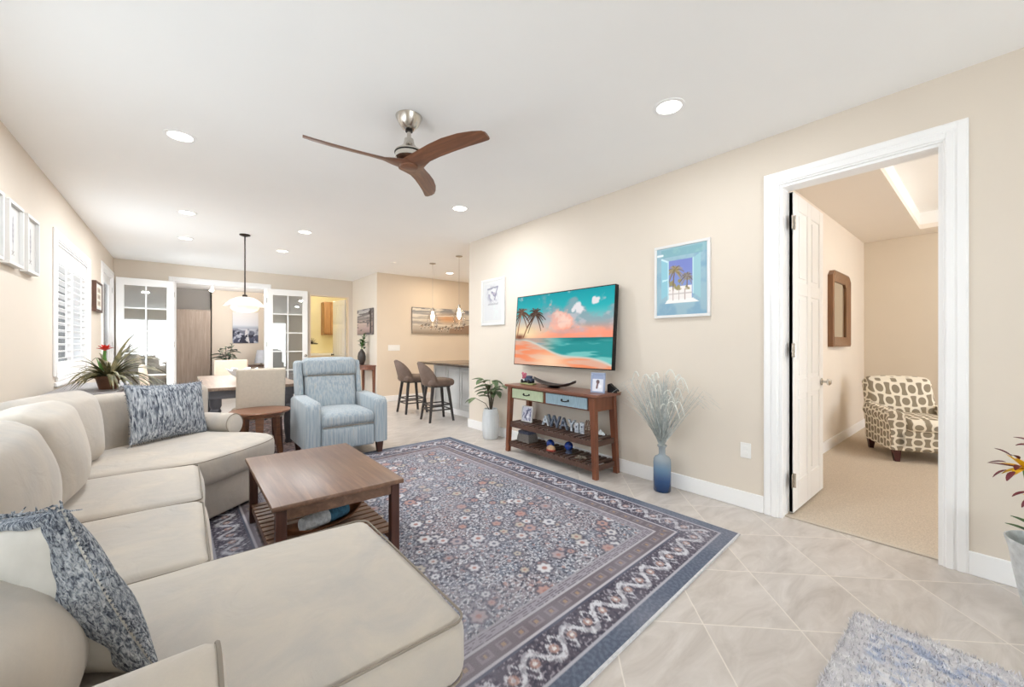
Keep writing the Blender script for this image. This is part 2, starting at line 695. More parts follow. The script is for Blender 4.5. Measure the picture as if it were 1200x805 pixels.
M_recl = stripe_fabric('pale_blue_striped_chenille')
M_linen = mat('oatmeal_linen', (196, 184, 168), 0.9, var=0.03, vscale=40, bmp=0.2, bscale=300)
M_cream = mat('cream_linen', (226, 204, 182), 0.9, var=0.03, vscale=30)
M_leather = mat('brown_leather', (112, 92, 80), 0.55, var=0.1, vscale=12, bmp=0.15, bscale=90)
M_stoolleg = mat('dark_stool_wood', (58, 54, 54), 0.45, var=0.08)
M_granite = mat('brown_granite', (92, 78, 66), 0.2, var=0.25, vscale=90, rgb2=(50, 42, 38), coat=0.3)
M_island = mat('pale_grey_panel', (214, 214, 212), 0.5, var=0.03, vscale=5)
M_ceramic = mat('white_ceramic', (222, 226, 228), 0.45, var=0.02, bmp=0.1, bscale=60)
M_leaf = mat('green_leaf', (76, 104, 56), 0.5, var=0.12, vscale=18, rgb2=(52, 78, 44))
M_leaf2 = mat('grey_green_leaf', (116, 132, 96), 0.55, var=0.15, vscale=18, rgb2=(70, 92, 60))
M_leafdark = mat('deep_green_leaf', (46, 82, 52), 0.45, var=0.12, vscale=18)
M_leafspear = mat('olive_strap_leaf', (132, 122, 84), 0.55, var=0.2, vscale=20, rgb2=(74, 76, 50))
M_stem = mat('brown_stem', (84, 74, 58), 0.7, var=0.1)
M_greenstem = mat('green_stem', (96, 146, 66), 0.5, var=0.08)
M_red = mat('red_petal', (214, 62, 48), 0.5, var=0.1)
M_yel = mat('yellow_petal', (240, 190, 30), 0.5, var=0.08)
M_maroon = mat('maroon_petal', (112, 34, 44), 0.5, var=0.1)
M_pampas = mat('silver_grass', (206, 209, 204), 0.85, var=0.12, vscale=30, rgb2=(158, 166, 166))
M_pampasw = mat('white_plume', (222, 222, 214), 0.9, var=0.05, vscale=30)
M_blueglass_obj = mat('cobalt_glass', (24, 74, 168), 0.08, var=0.2, vscale=14, rgb2=(14, 40, 110), coat=0.6)
M_frame_white = mat('white_frame', (222, 221, 219), 0.4, var=0.01)
M_matboard = mat('white_mat_board', (214, 213, 210), 0.8, var=0.01)
M_paint = attr_mat('printed_picture', 0.55)
M_screen = attr_mat('television_image', 0.6, emit=0.80, spec=0.05)
M_rugm = attr_mat('woven_rug_wool', 0.97, spec=0.1, fine=0.30, fscale=240)
M_glass = glass('window_glass', (0.98, 0.99, 0.99))
M_glassfr = glass('french_door_glass', (0.97, 0.98, 0.98), 5.5)
M_clear = glass('clear_lamp_glass', (0.99, 0.98, 0.97), 0.5)
M_lens = mat('lamp_lens', (255, 250, 240), 0.4, var=0.0, emit=6.0)
M_bulb = mat('glowing_bulb', (255, 236, 205), 0.4, var=0.0, emit=9.0)
M_plastic = mat('white_plastic', (238, 236, 232), 0.4, var=0.01)
M_mahog = mat('dark_cherry_leg', (72, 26, 24), 0.35, var=0.1)
M_mirror = mat('mirror_glass', (222, 218, 208), 0.03, 1.0, var=0.0)
M_concrete = mat('dark_ceramic', (66, 60, 56), 0.4, var=0.15, vscale=20)
M_terracotta = mat('brown_pot', (112, 74, 52), 0.6, var=0.1)
M_greytable = mat('grey_stained_wood', (150, 146, 146), 0.5, var=0.08, vscale=8, stretch=(8, 1, 8))


def floor_mat():
    m, nt, b = new_mat('diagonal_stone_tile')
    g = nt.nodes.new('ShaderNodeNewGeometry')
    s = nt.nodes.new('ShaderNodeSeparateXYZ')
    nt.links.new(g.outputs['Position'], s.inputs[0])
    x, y = s.outputs[0], s.outputs[1]
    q = 1 / math.sqrt(2)
    u = math_n(nt, 'MULTIPLY_ADD', math_n(nt, 'SUBTRACT', x, y), q / 0.4137, -0.975 * q / 0.4137)
    v = math_n(nt, 'MULTIPLY_ADD', math_n(nt, 'ADD', x, y), q / 0.455, -2.655 * q / 0.455)
    masks = []
    for w, size in ((u, 0.4137), (v, 0.455)):
        fr = math_n(nt, 'FRACT', math_n(nt, 'ADD', w, 100.0))
        d = math_n(nt, 'MULTIPLY', math_n(nt, 'MINIMUM', fr, math_n(nt, 'SUBTRACT', 1.0, fr)), size)
        mr = nt.nodes.new('ShaderNodeMapRange')
        mr.inputs[1].default_value = 0.0015
        mr.inputs[2].default_value = 0.0042
        mr.inputs[3].default_value = 1.0
        mr.inputs[4].default_value = 0.0
        nt.links.new(d, mr.inputs[0])
        masks.append(mr.outputs[0])
    grout = math_n(nt, 'MAXIMUM', masks[0], masks[1])
    cx = nt.nodes.new('ShaderNodeCombineXYZ')
    nt.links.new(math_n(nt, 'FLOOR', math_n(nt, 'ADD', u, 100.0)), cx.inputs[0])
    nt.links.new(math_n(nt, 'FLOOR', math_n(nt, 'ADD', v, 100.0)), cx.inputs[1])
    wn_ = nt.nodes.new('ShaderNodeTexWhiteNoise')
    nt.links.new(cx.outputs[0], wn_.inputs['Vector'])
    off = nt.nodes.new('ShaderNodeVectorMath')
    off.operation = 'MULTIPLY_ADD'
    nt.links.new(wn_.outputs['Color'], off.inputs[0])
    off.inputs[1].default_value = (9, 9, 9)
    nt.links.new(g.outputs['Position'], off.inputs[2])
    mp = nt.nodes.new('ShaderNodeMapping')
    mp.inputs['Rotation'].default_value = (0, 0, 0.6)
    mp.inputs['Scale'].default_value = (1.0, 3.0, 1.0)
    nt.links.new(off.outputs[0], mp.inputs[0])
    f = noise_n(nt, mp.outputs[0], 3.0, 6.0, 0.62, 1.0)
    tile = ramp(nt, f, [(0.28, lin((178, 169, 161))), (0.5, lin((196, 188, 181))), (0.72, lin((211, 204, 198)))])
    tile = mixrgb(nt, math_n(nt, 'MULTIPLY', wn_.outputs[0], 0.22), tile, lin((188, 178, 168)))
    col = mixrgb(nt, math_n(nt, 'MULTIPLY', grout, 0.8), tile, lin((226, 218, 208)))
    nt.links.new(col, b.inputs['Base Color'])
    nt.links.new(math_n(nt, 'MULTIPLY_ADD', grout, 0.4, 0.30), b.inputs['Roughness'])
    b.inputs['Specular IOR Level'].default_value = 0.45
    bump(nt, b, math_n(nt, 'SUBTRACT', math_n(nt, 'MULTIPLY', f, 0.15), grout), 0.25, 0.003)
    return m


M_floor = floor_mat()
M_carpet = mat('beige_loop_carpet', (206, 192, 174), 0.95, var=0.10, vscale=120, bmp=0.6, bscale=160, spec=0.1)

# ------------------------------------------------------------------ room shell
XL, XR, YB, YK, YR = -0.97, 3.35, 10.05, 8.45, -4.2
T = 0.13
struct('floor', MB().box(-1.2, 3.43, YR - 0.3, 5.0, -0.08, 0).box(-1.2, 6.6, 5.0, 14.4, -0.08, 0).box(-1.2, 3.43, -0.2, -0.1, -0.09, -0.08), M_floor)
struct('floor_bedroom', MB().box(3.43, 8.3, -3.2, 1.45, -0.08, 0.006), M_carpet)
struct('trim_1', MB().box(3.405, 3.435, 0.19, 1.0, 0.0, 0.009, 0.003), M_linen)
cl = MB().box(-1.2, XR + T, YR - 0.3, 5.0, CEIL, CEIL + 0.1).box(-1.2, 6.6, 5.0, 14.4, CEIL, CEIL + 0.1)
struct('ceiling', cl, M_ceil)


def wall_with_holes(axis, a0, a1, c0, c1, z1, holes):
    """axis 'y': wall runs along y between x=c0..c1; holes: (a_lo, a_hi, z_lo, z_hi)"""
    mb = MB()

    def b(p, q, r, s):
        if q - p < 1e-4 or s - r < 1e-4:
            return
        if axis == 'y':
            mb.box(c0, c1, p, q, r, s)
        else:
            mb.box(p, q, c0, c1, r, s)
    cur = a0
    for (lo, hi, zl, zh) in sorted(holes):
        b(cur, lo, 0, z1)
        b(lo, hi, 0, zl)
        b(lo, hi, zh, z1)
        cur = hi
    b(cur, a1, 0, z1)
    return mb


struct('wall_left', wall_with_holes('y', YR, YB + 0.15, XL - 0.15, XL, CEIL, [(0.90, 3.60, 0.95, 2.28), (5.85, 7.55, 0.95, 2.28), (8.72, 9.83, 0, 2.42)]), M_wall)
struct('wall_right', wall_with_holes('y', YR, 5.09, XR, XR + T, CEIL, [(0.19, 1.0, 0, 2.42)]), M_wall)
struct('wall_back', wall_with_holes('x', XL, 3.2, YB, YB + 0.13, CEIL, [(-0.13, 1.375, 0, 2.46), (2.24, 3.12, 0, 2.40)]), M_wall)
struct('wall_hall', MB().box(3.2, 3.33, YK, YB + 0.13, 0, CEIL), M_wall)
struct('wall_kitchen', MB().box(3.205, 6.6, YK - 0.004, YK + 0.13, 0, CEIL), M_kwall)
struct('wall_kitchen_end', MB().box(6.5, 6.62, 4.9, YK, 0, CEIL), M_kwall)
struct('wall_kitchen_side', MB().box(XR + T, 6.5, 4.88, 5.0, 0, CEIL), M_kwall)
struct('wall_rear', wall_with_holes('x', XL - 0.15, XR + T, YR - 0.13, YR, CEIL, [(-0.85, 2.25, 0, 2.4)]), M_wall)
# den behind the french doors
struct('wall_den_back', MB().box(0.60, 2.2, 14.2, 14.32, 0, CEIL), M_wall)
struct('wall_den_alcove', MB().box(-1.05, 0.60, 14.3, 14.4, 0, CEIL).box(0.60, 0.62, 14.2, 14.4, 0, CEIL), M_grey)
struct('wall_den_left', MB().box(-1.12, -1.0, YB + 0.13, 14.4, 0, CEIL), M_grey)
struct('wall_den_right', MB().box(2.08, 2.18, YB + 0.13, 14.4, 0, CEIL), M_wall)
# bathroom
struct('wall_bathroom', MB().box(2.181, 4.2, 12.6, 12.7, 0, CEIL).box(3.85, 3.95, YB + 0.13, 12.6, 0, CEIL).box(2.18, 2.19, YB + 0.13, 12.6, 0, CEIL), M_yellow)
# bedroom
struct('wall_bedroom_left', MB().box(XR + T, 8.1, 1.27, 1.40, 0, CEIL), mat('pale_bedroom_paint', (234, 224, 212), 0.75, var=0.008, vscale=2.0))
struct('wall_bedroom_back', MB().box(8.0, 8.12, -3.1, 1.27, 0, CEIL), mat('tan_bedroom_paint', (218, 207, 190), 0.75, var=0.008, vscale=2.0))
struct('wall_bedroom_right', wall_with_holes('x', XR + T, 8.1, -3.12, -3.0, CEIL, [(4.3, 6.9, 0.7, 2.3)]), M_wall)
M_bceil = mat('cream_ceiling_paint', (238, 230, 220), 0.85, var=0.006, vscale=1.5)
bc = MB().box(XR + T, 4.7, -3.1, 1.4, CEIL, CEIL + 0.06).box(7.6, 8.12, -3.1, 1.4, CEIL, CEIL + 0.06).box(4.7, 7.6, 0.64, 1.4, CEIL, CEIL + 0.06).box(4.7, 7.6, -3.1, -2.5, CEIL, CEIL + 0.06)
struct('ceiling_bedroom', bc, M_bceil)
tr = MB().box(4.64, 7.66, -2.56, 0.70, 3.02, 3.08)
for (x0, x1, y0, y1) in ((4.64, 4.70, -2.56, .70), (7.60, 7.66, -2.56, .70), (4.7, 7.6, .64, .70), (4.7, 7.6, -2.56, -2.5)):
    tr.box(x0, x1, y0, y1, CEIL + 0.06, 3.02)
struct('ceiling_tray', tr, M_ceil)


def baseboard(name, segs):
    mb = MB()
    for x0, x1, y0, y1 in segs:
        mb.box(x0, x1, y0, y1, 0.0, 0.128, 0.004)
    struct(name, mb, M_white)


baseboard('baseboard_right', [(XR - 0.016, XR, 1.10, 5.09), (XR - 0.016, XR, YR, 0.095), (XR - 0.016, XR + T + 0.016, 5.09, 5.106)])
baseboard('baseboard_left', [(XL, XL + 0.016, YR, 8.60), (XL, XL + 0.016, 9.94, YB)])
baseboard('baseboard_back', [(XL + 0.016, -0.24, YB - 0.016, YB), (1.48, 2.16, YB - 0.016, YB)])
baseboard('baseboard_hall', [(3.184, 3.2, YK - 0.016, YB), (3.184, 6.5, YK - 0.020, YK - 0.004)])
baseboard('baseboard_bedroom', [(4.45, 8.0, 1.254, 1.27), (7.984, 8.0, -3.0, 1.254)])


def casing(name, axis, a0, a1, ztop, face, sgn, w=0.095, zb=0.0, sill=None, m=None, lining=None):
    """moulded door/window casing round an opening a0..a1; sgn = direction the wall faces"""
    mb = MB()
    layers = ((0.0, w, 0.014), (w * 0.12, w * 0.45, 0.022), (w * 0.55, w * 0.92, 0.019))

    def b(lo, hi, z0, z1, d):
        f0, f1 = sorted((face, face + sgn * d))
        if axis == 'y':
            mb.box(f0, f1, lo, hi, z0, z1, 0.003)
        else:
            mb.box(lo, hi, f0, f1, z0, z1, 0.003)
    for i0, i1, d in layers:
        b(a0 - i1, a0 - i0, zb, ztop + i1, d)
        b(a1 + i0, a1 + i1, zb, ztop + i1, d)
        b(a0 - i0, a1 + i0, ztop + i0, ztop + i1, d)
        if sill is not None:
            b(a0 - i0, a1 + i0, sill - i1, sill - i0, d)
    if lining:
        d0, d1 = lining
        t = 0.018
        for lo, hi, z0, z1 in ((a0, a0 + t, zb, ztop), (a1 - t, a1, zb, ztop), (a0 + t, a1 - t, ztop - t, ztop)) + (((a0 + t, a1 - t, sill, sill + t),) if sill is not None else ()):
            if axis == 'y':
                mb.box(d0, d1, lo, hi, z0, z1)
            else:
                mb.box(lo, hi, d0, d1, z0, z1)
    return struct(name, mb, m or M_white)


casing('trim_2', 'y', 0.19, 1.0, 2.42, XR, -1, 0.098, lining=(XR - 0.002, XR + T + 0.002))
casing('trim_3', 'x', -0.13, 1.375, 2.46, YB, -1, 0.095, lining=(YB - 0.002, YB + 0.135))
casing('trim_4', 'y', 8.72, 9.83, 2.42, XL, 1, 0.11, lining=(XL - 0.15, XL + 0.002))
casing('trim_5', 'y', 5.85, 7.55, 2.28, XL, 1, 0.11, zb=0.95, sill=0.95, lining=(XL - 0.15, XL + 0.002))
M_jamb = mat('pinkish_white_jamb', (232, 214, 194), 0.5, var=0.01)
jm = MB().box(2.24, 2.262, YB - 0.004, YB + 0.134, 0, 2.4).box(3.098, 3.12, YB - 0.004, YB + 0.134, 0, 2.4).box(2.262, 3.098, YB - 0.004, YB + 0.134, 2.38, 2.4)
struct('trim_6', jm, M_jamb)

# sliding glass doors behind the camera (unseen, added to bring daylight in)
d6 = MB()
for x0, x1 in ((-0.85, -0.79), (0.66, 0.74), (2.19, 2.25)):
    d6.box(x0, x1, YR - 0.09, YR - 0.03, 0, 2.4)
d6.box(-0.85, 2.25, YR - 0.09, YR - 0.03, 2.33, 2.4).box(-0.85, 2.25, YR - 0.09, YR - 0.03, 0, 0.06)
r6 = struct('added_rear_slider', d6, M_white)
MB().box(-0.82, 2.22, YR - 0.064, YR - 0.058, 0.03, 2.36).build('glass_pane', M_glass, r6)

# shuttered windows on the left wall: one past the sofa, one above it, out of view, added for daylight
def shutter_window(name, YW0, YW1, panels):
    ZW0, ZW1 = 0.97, 2.26
    w1 = MB()
    w1.box(XL - 0.05, XL - 0.01, YW0, YW0 + 0.03, ZW0, ZW1).box(XL - 0.05, XL - 0.01, YW1 - 0.03, YW1, ZW0, ZW1)
    w1.box(XL - 0.05, XL - 0.01, YW0, YW1, ZW0, ZW0 + 0.03).box(XL - 0.05, XL - 0.01, YW0, YW1, ZW1 - 0.03, ZW1)
    win = struct(name, w1, M_white)
    MB().box(XL - 0.135, XL - 0.129, YW0, YW1, ZW0, ZW1).build('glass_pane', M_glass, win)
    pw = (YW1 - YW0 - 0.06) / panels
    for k in range(panels):
        y0 = YW0 + 0.03 + k * pw
        y1 = y0 + pw
        p = MB()
        for a, b_ in ((y0, y0 + 0.05), (y1 - 0.05, y1)):
            p.box(XL - 0.045, XL - 0.012, a, b_, ZW0 + 0.03, ZW1 - 0.03, 0.003)
        for a, b_ in ((ZW0 + 0.03, ZW0 + 0.11), (ZW1 - 0.17, ZW1 - 0.03)):
            p.box(XL - 0.045, XL - 0.012, y0 + 0.05, y1 - 0.05, a, b_, 0.003)
        sp = p.build('shutter_panel', M_white, win)
        lv = MB()
        n = 14
        for i in range(n):
            z = ZW0 + 0.145 + i * (ZW1 - ZW0 - 0.35) / (n - 1)
            Mx = Matrix.Translation((XL - 0.03, 0, z)) @ Matrix.Rotation(math.radians(-14), 4, 'Y')
            lv.box(-0.032, 0.032, y0 + 0.052, y1 - 0.052, -0.004, 0.004, 0.002, Mx)
        lv.build('louver_slats', M_white, sp)
        MB().box(XL - 0.004, XL + 0.008, (y0 + y1) / 2 - 0.008, (y0 + y1) / 2 + 0.008, ZW0 + 0.15, ZW1 - 0.2).build('tilt_rod', M_white, sp)


shutter_window('window_1', 5.87, 7.53, 2)
shutter_window('added_sofa_window', 0.92, 3.58, 3)
casing('trim_7', 'y', 0.90, 3.60, 2.28, XL, 1, 0.11, zb=0.95, sill=0.95, lining=(XL - 0.15, XL + 0.002))

# glazed side door on the left wall
d5 = MB()
d5.box(XL - 0.06, XL - 0.02, 8.74, 8.86, 0.01, 2.40).box(XL - 0.06, XL - 0.02, 9.69, 9.81, 0.01, 2.40)
d5.box(XL - 0.06, XL - 0.02, 8.86, 9.69, 2.27, 2.40).box(XL - 0.06, XL - 0.02, 8.86, 9.69, 0.01, 0.26)
r5 = struct('door_5', d5, M_door)
MB().box(XL - 0.042, XL - 0.036, 8.86, 9.69, 0.26, 2.27).build('glass_pane', M_glass, r5)
hh = MB()
hh.tube([(XL - 0.02, 8.80, 1.0), (XL + 0.03, 8.80, 1.0), (XL + 0.035, 8.90, 1.0)], 0.009)
hh.build('handle', M_chrome, r5)
hg = MB()
for z in (0.25, 1.25, 2.2):
    hg.box(XL - 0.004, XL + 0.006, 9.815, 9.828, z - 0.05, z + 0.05, 0.002)
hg.build('hinge', M_chrome, r5)


def french_leaf(name, x0, x1, knob_x):
    f0, f1 = YB - 0.125, YB - 0.085
    st, z0, z1 = 0.105, 0.02, 2.45
    mb = MB().box(x0, x0 + st, f0, f1, z0, z1, 0.003).box(x1 - st, x1, f0, f1, z0, z1, 0.003)
    mb.box(x0 + st, x1 - st, f0, f1, z1 - 0.13, z1, 0.002).box(x0 + st, x1 - st, f0, f1, z0, z0 + 0.26, 0.002)
    g0, g1 = z0 + 0.26, z1 - 0.13
    r = struct(name, mb, M_door)
    mu = MB()
    xm = (x0 + x1) / 2
    mu.box(xm - 0.012, xm + 0.012, f0 + 0.004, f1 - 0.004, g0, g1, 0.002)
    for i in range(1, 5):
        z = g0 + (g1 - g0) * i / 5
        mu.box(x0 + st, x1 - st, f0 + 0.004, f1 - 0.004, z - 0.012, z + 0.012, 0.002)
    mu.build('muntin_grille', M_door, r)
    MB().box(x0 + st, x1 - st, (f0 + f1) / 2 - 0.003, (f0 + f1) / 2 + 0.003, g0, g1).build('glass_pane', M_glassfr, r)
    kb = MB().lathe([(0.0, 0.0), (0.026, 0.001), (0.026, 0.006), (0.011, 0.010), (0.010, 0.03), (0.026, 0.04), (0.028, 0.052), (0.018, 0.062), (0, 0.064)], n=16,
                    M=Matrix.Translation((knob_x, f0, 1.0)) @ Matrix.Rotation(PI / 2, 4, 'X'))
    kb.build('handle', M_chrome, r)
    hb = MB()
    hx = x1 if knob_x < xm else x0
    for z in (0.3, 1.25, 2.2):
        hb.cyl((hx, f1 + 0.012), 0.008, z - 0.05, z + 0.05, 8)
    hb.build('hinge', M_chrome, r)
    return r


for nm, x0, x1, kx, hx, dg_ in (('door_1', -0.93, -0.145, -0.88, -0.145, 4.0), ('door_2', 1.385, 2.165, 2.12, 1.385, -4.0)):
    leaf = french_leaf(nm, x0, x1, kx)            # folded back against the wall, not quite flat
    hinge = Vector((hx, YB - 0.075, 0))
    leaf.matrix_world = Matrix.Translation(hinge) @ Matrix.Rotation(math.radians(dg_), 4, 'Z') @ Matrix.Translation(-hinge)

# six-panel bedroom door, standing open into the bedroom
DX0, DX1, DY0, DY1 = 3.475, 4.265, 0.945, 0.982


def six_panel(name, M, w, h, t):
    mb = MB()
    mb.box(0, w, -t / 2 + 0.007, t / 2 - 0.007, 0, h)
    st = 0.11
    rails = [(0, 0.22), (0.86, 0.98), (1.62, 1.72), (h - 0.12, h)] if h > 2.2 else [(0, 0.2), (0.8, 0.9), (1.5, 1.58), (h - 0.11, h)]
    for x0, x1 in ((0, st), (w / 2 - 0.05, w / 2 + 0.05), (w - st, w)):
        mb.box(x0, x1, -t / 2, t / 2, 0, h, 0.004)
    for z0, z1 in rails:
        mb.box(st, w / 2 - 0.05, -t / 2, t / 2, z0, z1, 0.004)
        mb.box(w / 2 + 0.05, w - st, -t / 2, t / 2, z0, z1, 0.004)
    for i in range(3):
        z0, z1 = rails[i][1], rails[i + 1][0]
        for x0, x1 in ((st, w / 2 - 0.05), (w / 2 + 0.05, w - st)):
            for s in (-1, 1):
                mb.box(x0 + 0.03, x1 - 0.03, *sorted((s * (t / 2 - 0.009), s * (t / 2 - 0.001))), z0 + 0.03, z1 - 0.03, 0.003)
    bmesh.ops.transform(mb.bm, matrix=M, verts=list(mb.bm.verts))
    return struct(name, mb, M_door)


r3 = six_panel('door_3', Matrix.Translation((DX0, (DY0 + DY1) / 2, 0.018)), DX1 - DX0, 2.375, 0.036)
kb = MB()
for s in (-1, 1):
    kb.lathe([(0.0, 0.0), (0.03, 0.001), (0.03, 0.007), (0.011, 0.011), (0.010, 0.035), (0.026, 0.042), (0.029, 0.056), (0.019, 0.068), (0, 0.07)], n=18,
             M=Matrix.Translation((DX1 - 0.06, (DY0 + DY1) / 2 + s * 0.018, 0.945)) @ Matrix.Rotation(-s * PI / 2, 4, 'X'))
kb.build('handle', M_chrome, r3)
for z in (0.26, 1.22, 2.16):
    MB().box(3.425, 3.482, DY0 - 0.003, DY0, z - 0.05, z + 0.05, 0.001).cyl((3.474, DY0 - 0.006), 0.008, z - 0.052, z + 0.052, 10).build('hinge', M_chrome, r3)

# bathroom door leaf, half open
r4 = six_panel('door_4', rot_to((3.085, YB + 0.16, 0.015), math.radians(95)), 0.78, 2.34, 0.036)
MB().lathe([(0.0, 0.0), (0.026, 0.001), (0.012, 0.01), (0.010, 0.03), (0.026, 0.04), (0.026, 0.055), (0, 0.062)], n=14,
           M=Matrix.Translation((3.0, YB + 0.86, 0.98)) @ Matrix.Rotation(-PI / 2, 4, 'Y')).build('handle', M_bronze, r4)

# ------------------------------------------------------------------ sectional sofa
SO = thing('sectional_sofa', 'large beige slipcovered sectional sofa with chaise, along the left wall', 'sofa', (-0.45, 2.2, 0.0))


def sb(mb, name, m=M_sofa, parent=None, smooth=60, label=None):
    if parent is None:
        return mb.build(name, m, SO, smooth, world=True, label=label)
    bmesh.ops.translate(mb.bm, verts=list(mb.bm.verts), vec=-Vector(SO.location))
    return mb.build(name, m, parent, smooth, label=label)


TH = math.radians(41)
UO = (0.05, 3.38)


def uw(u, w):
    return (UO[0] + u * math.cos(TH) - w * math.sin(TH), UO[1] + u * math.sin(TH) + w * math.cos(TH))


def smooth_poly(pts, n=3):
    for _ in range(n):
        out = []
        for i in range(len(pts)):
            a, b = pts[i], pts[(i + 1) % len(pts)]
            out += [(a[0] * .75 + b[0] * .25, a[1] * .75 + b[1] * .25), (a[0] * .25 + b[0] * .75, a[1] * .25 + b[1] * .75)]
        pts = out
    return pts


ZS = 0.475
base = MB().box(-0.93, 0.045, 0.98, 3.40, 0.035, 0.30, 0.02).box(-0.93, 0.60, 0.975, 1.815, 0.035, 0.30, 0.02, seg=2)
basepoly = [(-0.93, 3.38), (0.03, 3.38)] + [uw(*p) for p in ((0.10, 0.03), (0.55, 0.03), (0.74, 0.12), (0.83, 0.30), (0.84, 0.55), (1.12, 0.58), (1.12, 1.14), (-0.25, 1.14))]
base.slab(basepoly, 0.035, 0.30, 0.02)
sb(base, 'base')
for x, y in ((0.54, 1.05), (0.54, 1.75), (-0.85, 1.05), (0.0, 3.3), (-0.85, 3.9), uw(0.8, 0.5), uw(1.05, 1.0)):
    sb(MB().box(x - 0.03, x + 0.03, y - 0.03, y + 0.03, 0.013, 0.05, 0.005), 'foot', M_leg)


def seat(x0, x1, y0, y1, z0, z1, name='seat_cushion', seed=0, r=0.05, crown=0.022):
    m = MB().soft(((x0 + x1) / 2, (y0 + y1) / 2, (z0 + z1) / 2), ((x1 - x0) / 2, (y1 - y0) / 2, (z1 - z0) / 2), r, (0.012, 0.0, crown), 9, wob=0.0032, seed=seed)
    o = sb(m, name)
    # welt piping round the top and bottom edge, slightly inside the rounded corner
    for z in (z1 - 0.014, z0 + 0.018):
        i = 0.013
        cr = r * 0.9
        pts = []
        for cx, cy, a0 in ((x1 - cr, y1 - cr, 0), (x0 + cr, y1 - cr, 90), (x0 + cr, y0 + cr, 180), (x1 - cr, y0 + cr, 270)):
            for k in range(5):
                a = math.radians(a0 + k * 22.5)
                bx = 0.010 if cx > (x0 + x1) / 2 else 0.0
                pts.append((cx + (cr - i + 0.004) * math.cos(a), cy + (cr - i + 0.004) * math.sin(a), z))
        sb(MB().tube(pts, 0.0038, 6, closed=True), 'piping', M_piping, o)
    return o


seat(-0.76, 0.085, 2.605, 3.395, 0.29, ZS, seed=3)
seat(-0.76, 0.085, 1.835, 2.60, 0.29, ZS, seed=5)
seat(-0.76, 0.645, 0.965, 1.83, 0.285, ZS + 0.012, seed=8, r=0.06, crown=0.026)
cud = smooth_poly([(-0.78, 3.42), (0.02, 3.40)] + [uw(*p) for p in ((0.05, -0.015), (0.40, -0.015), (0.66, 0.0), (0.86, 0.10), (0.92, 0.34), (0.88, 0.62), (0.88, 1.0), (-0.2, 1.0))], 3)
co = sb(MB().slab(cud, 0.285, ZS + 0.005, 0.055, 0.018), 'seat_cushion')
pp = [(x, y, ZS - 0.012) for x, y in cud]
cx_, cy_ = sum(p[0] for p in pp) / len(pp), sum(p[1] for p in pp) / len(pp)
sb(MB().tube([(cx_ + (x - cx_) * 0.985, cy_ + (y - cy_) * 0.985, z) for x, y, z in pp], 0.003, 6, closed=True), 'piping', M_piping, co)

# backs
sb(MB().soft((-0.845, 2.35, 0.45), (0.095, 1.58, 0.41), 0.05, (0, 0, 0), 4), 'back_frame')
bk = MB().soft((0.37, 1.085, 0.455), (0.69, 0.10, 0.425), 0.06, (0, 0.015, 0), 6, M=rot_to((UO[0], UO[1], 0), TH), wob=0.003, seed=2)
sb(bk, 'back_frame')

# loose-filled back cushions
def back_cushion(y0, y1, xc, zc, hz, hx, tilt, seed, rz=0.0, crown=0.075):
    M = Matrix.Translation((xc, (y0 + y1) / 2, zc)) @ Matrix.Rotation(rz, 4, 'Z') @ Matrix.Rotation(tilt, 4, 'Y')
    m = MB().soft((0, 0, 0), (hx, (y1 - y0) / 2, hz), min(hx * 0.9, 0.085), (crown, 0.0, 0.012), 8, M=M, wob=0.007, seed=seed)
    return sb(m, 'back_cushion')


back_cushion(1.93, 2.70, -0.575, 0.70, 0.245, 0.115, -0.17, 4)
back_cushion(2.66, 3.42, -0.575, 0.70, 0.25, 0.115, -0.17, 6)
back_cushion(3.36, 3.98, -0.625, 0.705, 0.245, 0.105, -0.16, 7, rz=-0.35)
back_cushion(0.99, 1.46, -0.42, 0.615, 0.185, 0.17, -0.10, 9, crown=0.10)

# near arm (beside the camera) and far rolled arm
def rolled_arm(M, L, w, h, seed, roll=0.09):
    """arm along +x from 0..L, rolled top, flat scroll panel at x=L"""
    prof = []
    hw = w / 2
    for a in np.linspace(-0.35 * PI, 1.35 * PI, 22):
        prof.append((roll * 1.0 * math.cos(a) + (0.0), h - roll + roll * math.sin(a)))
    prof = [(hw * 0.86, 0.04)] + prof + [(-hw * 0.86, 0.04)]
    rings = []
    for x, s in ((0, 0.97), (0.02, 1), (L - 0.015, 1), (L, 0.97)):
        rings.append([(x, y * s, 0.04 + (z - 0.04) * (0.99 if s < 1 else 1)) for y, z in prof])
    a = sb(MB().loft(rings, True, True, M), 'armrest')
    pan = [(L + 0.001, y * 0.97, 0.05 + (z - 0.05) * 0.985) for y, z in prof]
    pan2 = [(L + 0.012, y * 0.90, 0.06 + (z - 0.06) * 0.965) for y, z in prof]
    sb(MB().loft([pan, pan2], True, True, M), 'front_panel', M_sofa, a)
    sb(MB().tube([M @ Vector((L + 0.003, y * 0.985, 0.05 + (z - 0.05) * 0.992)) for y, z in prof], 0.004, 6), 'piping', M_piping, a)


rolled_arm(Matrix.Translation((-0.93, 0.868, 0)), 0.975, 0.22, 0.735, 1, 0.105)
ax, ay = uw(0.93, 1.10)
rolled_arm(rot_to((ax, ay, 0), TH - PI / 2), 0.50, 0.18, 0.63, 2, 0.088)


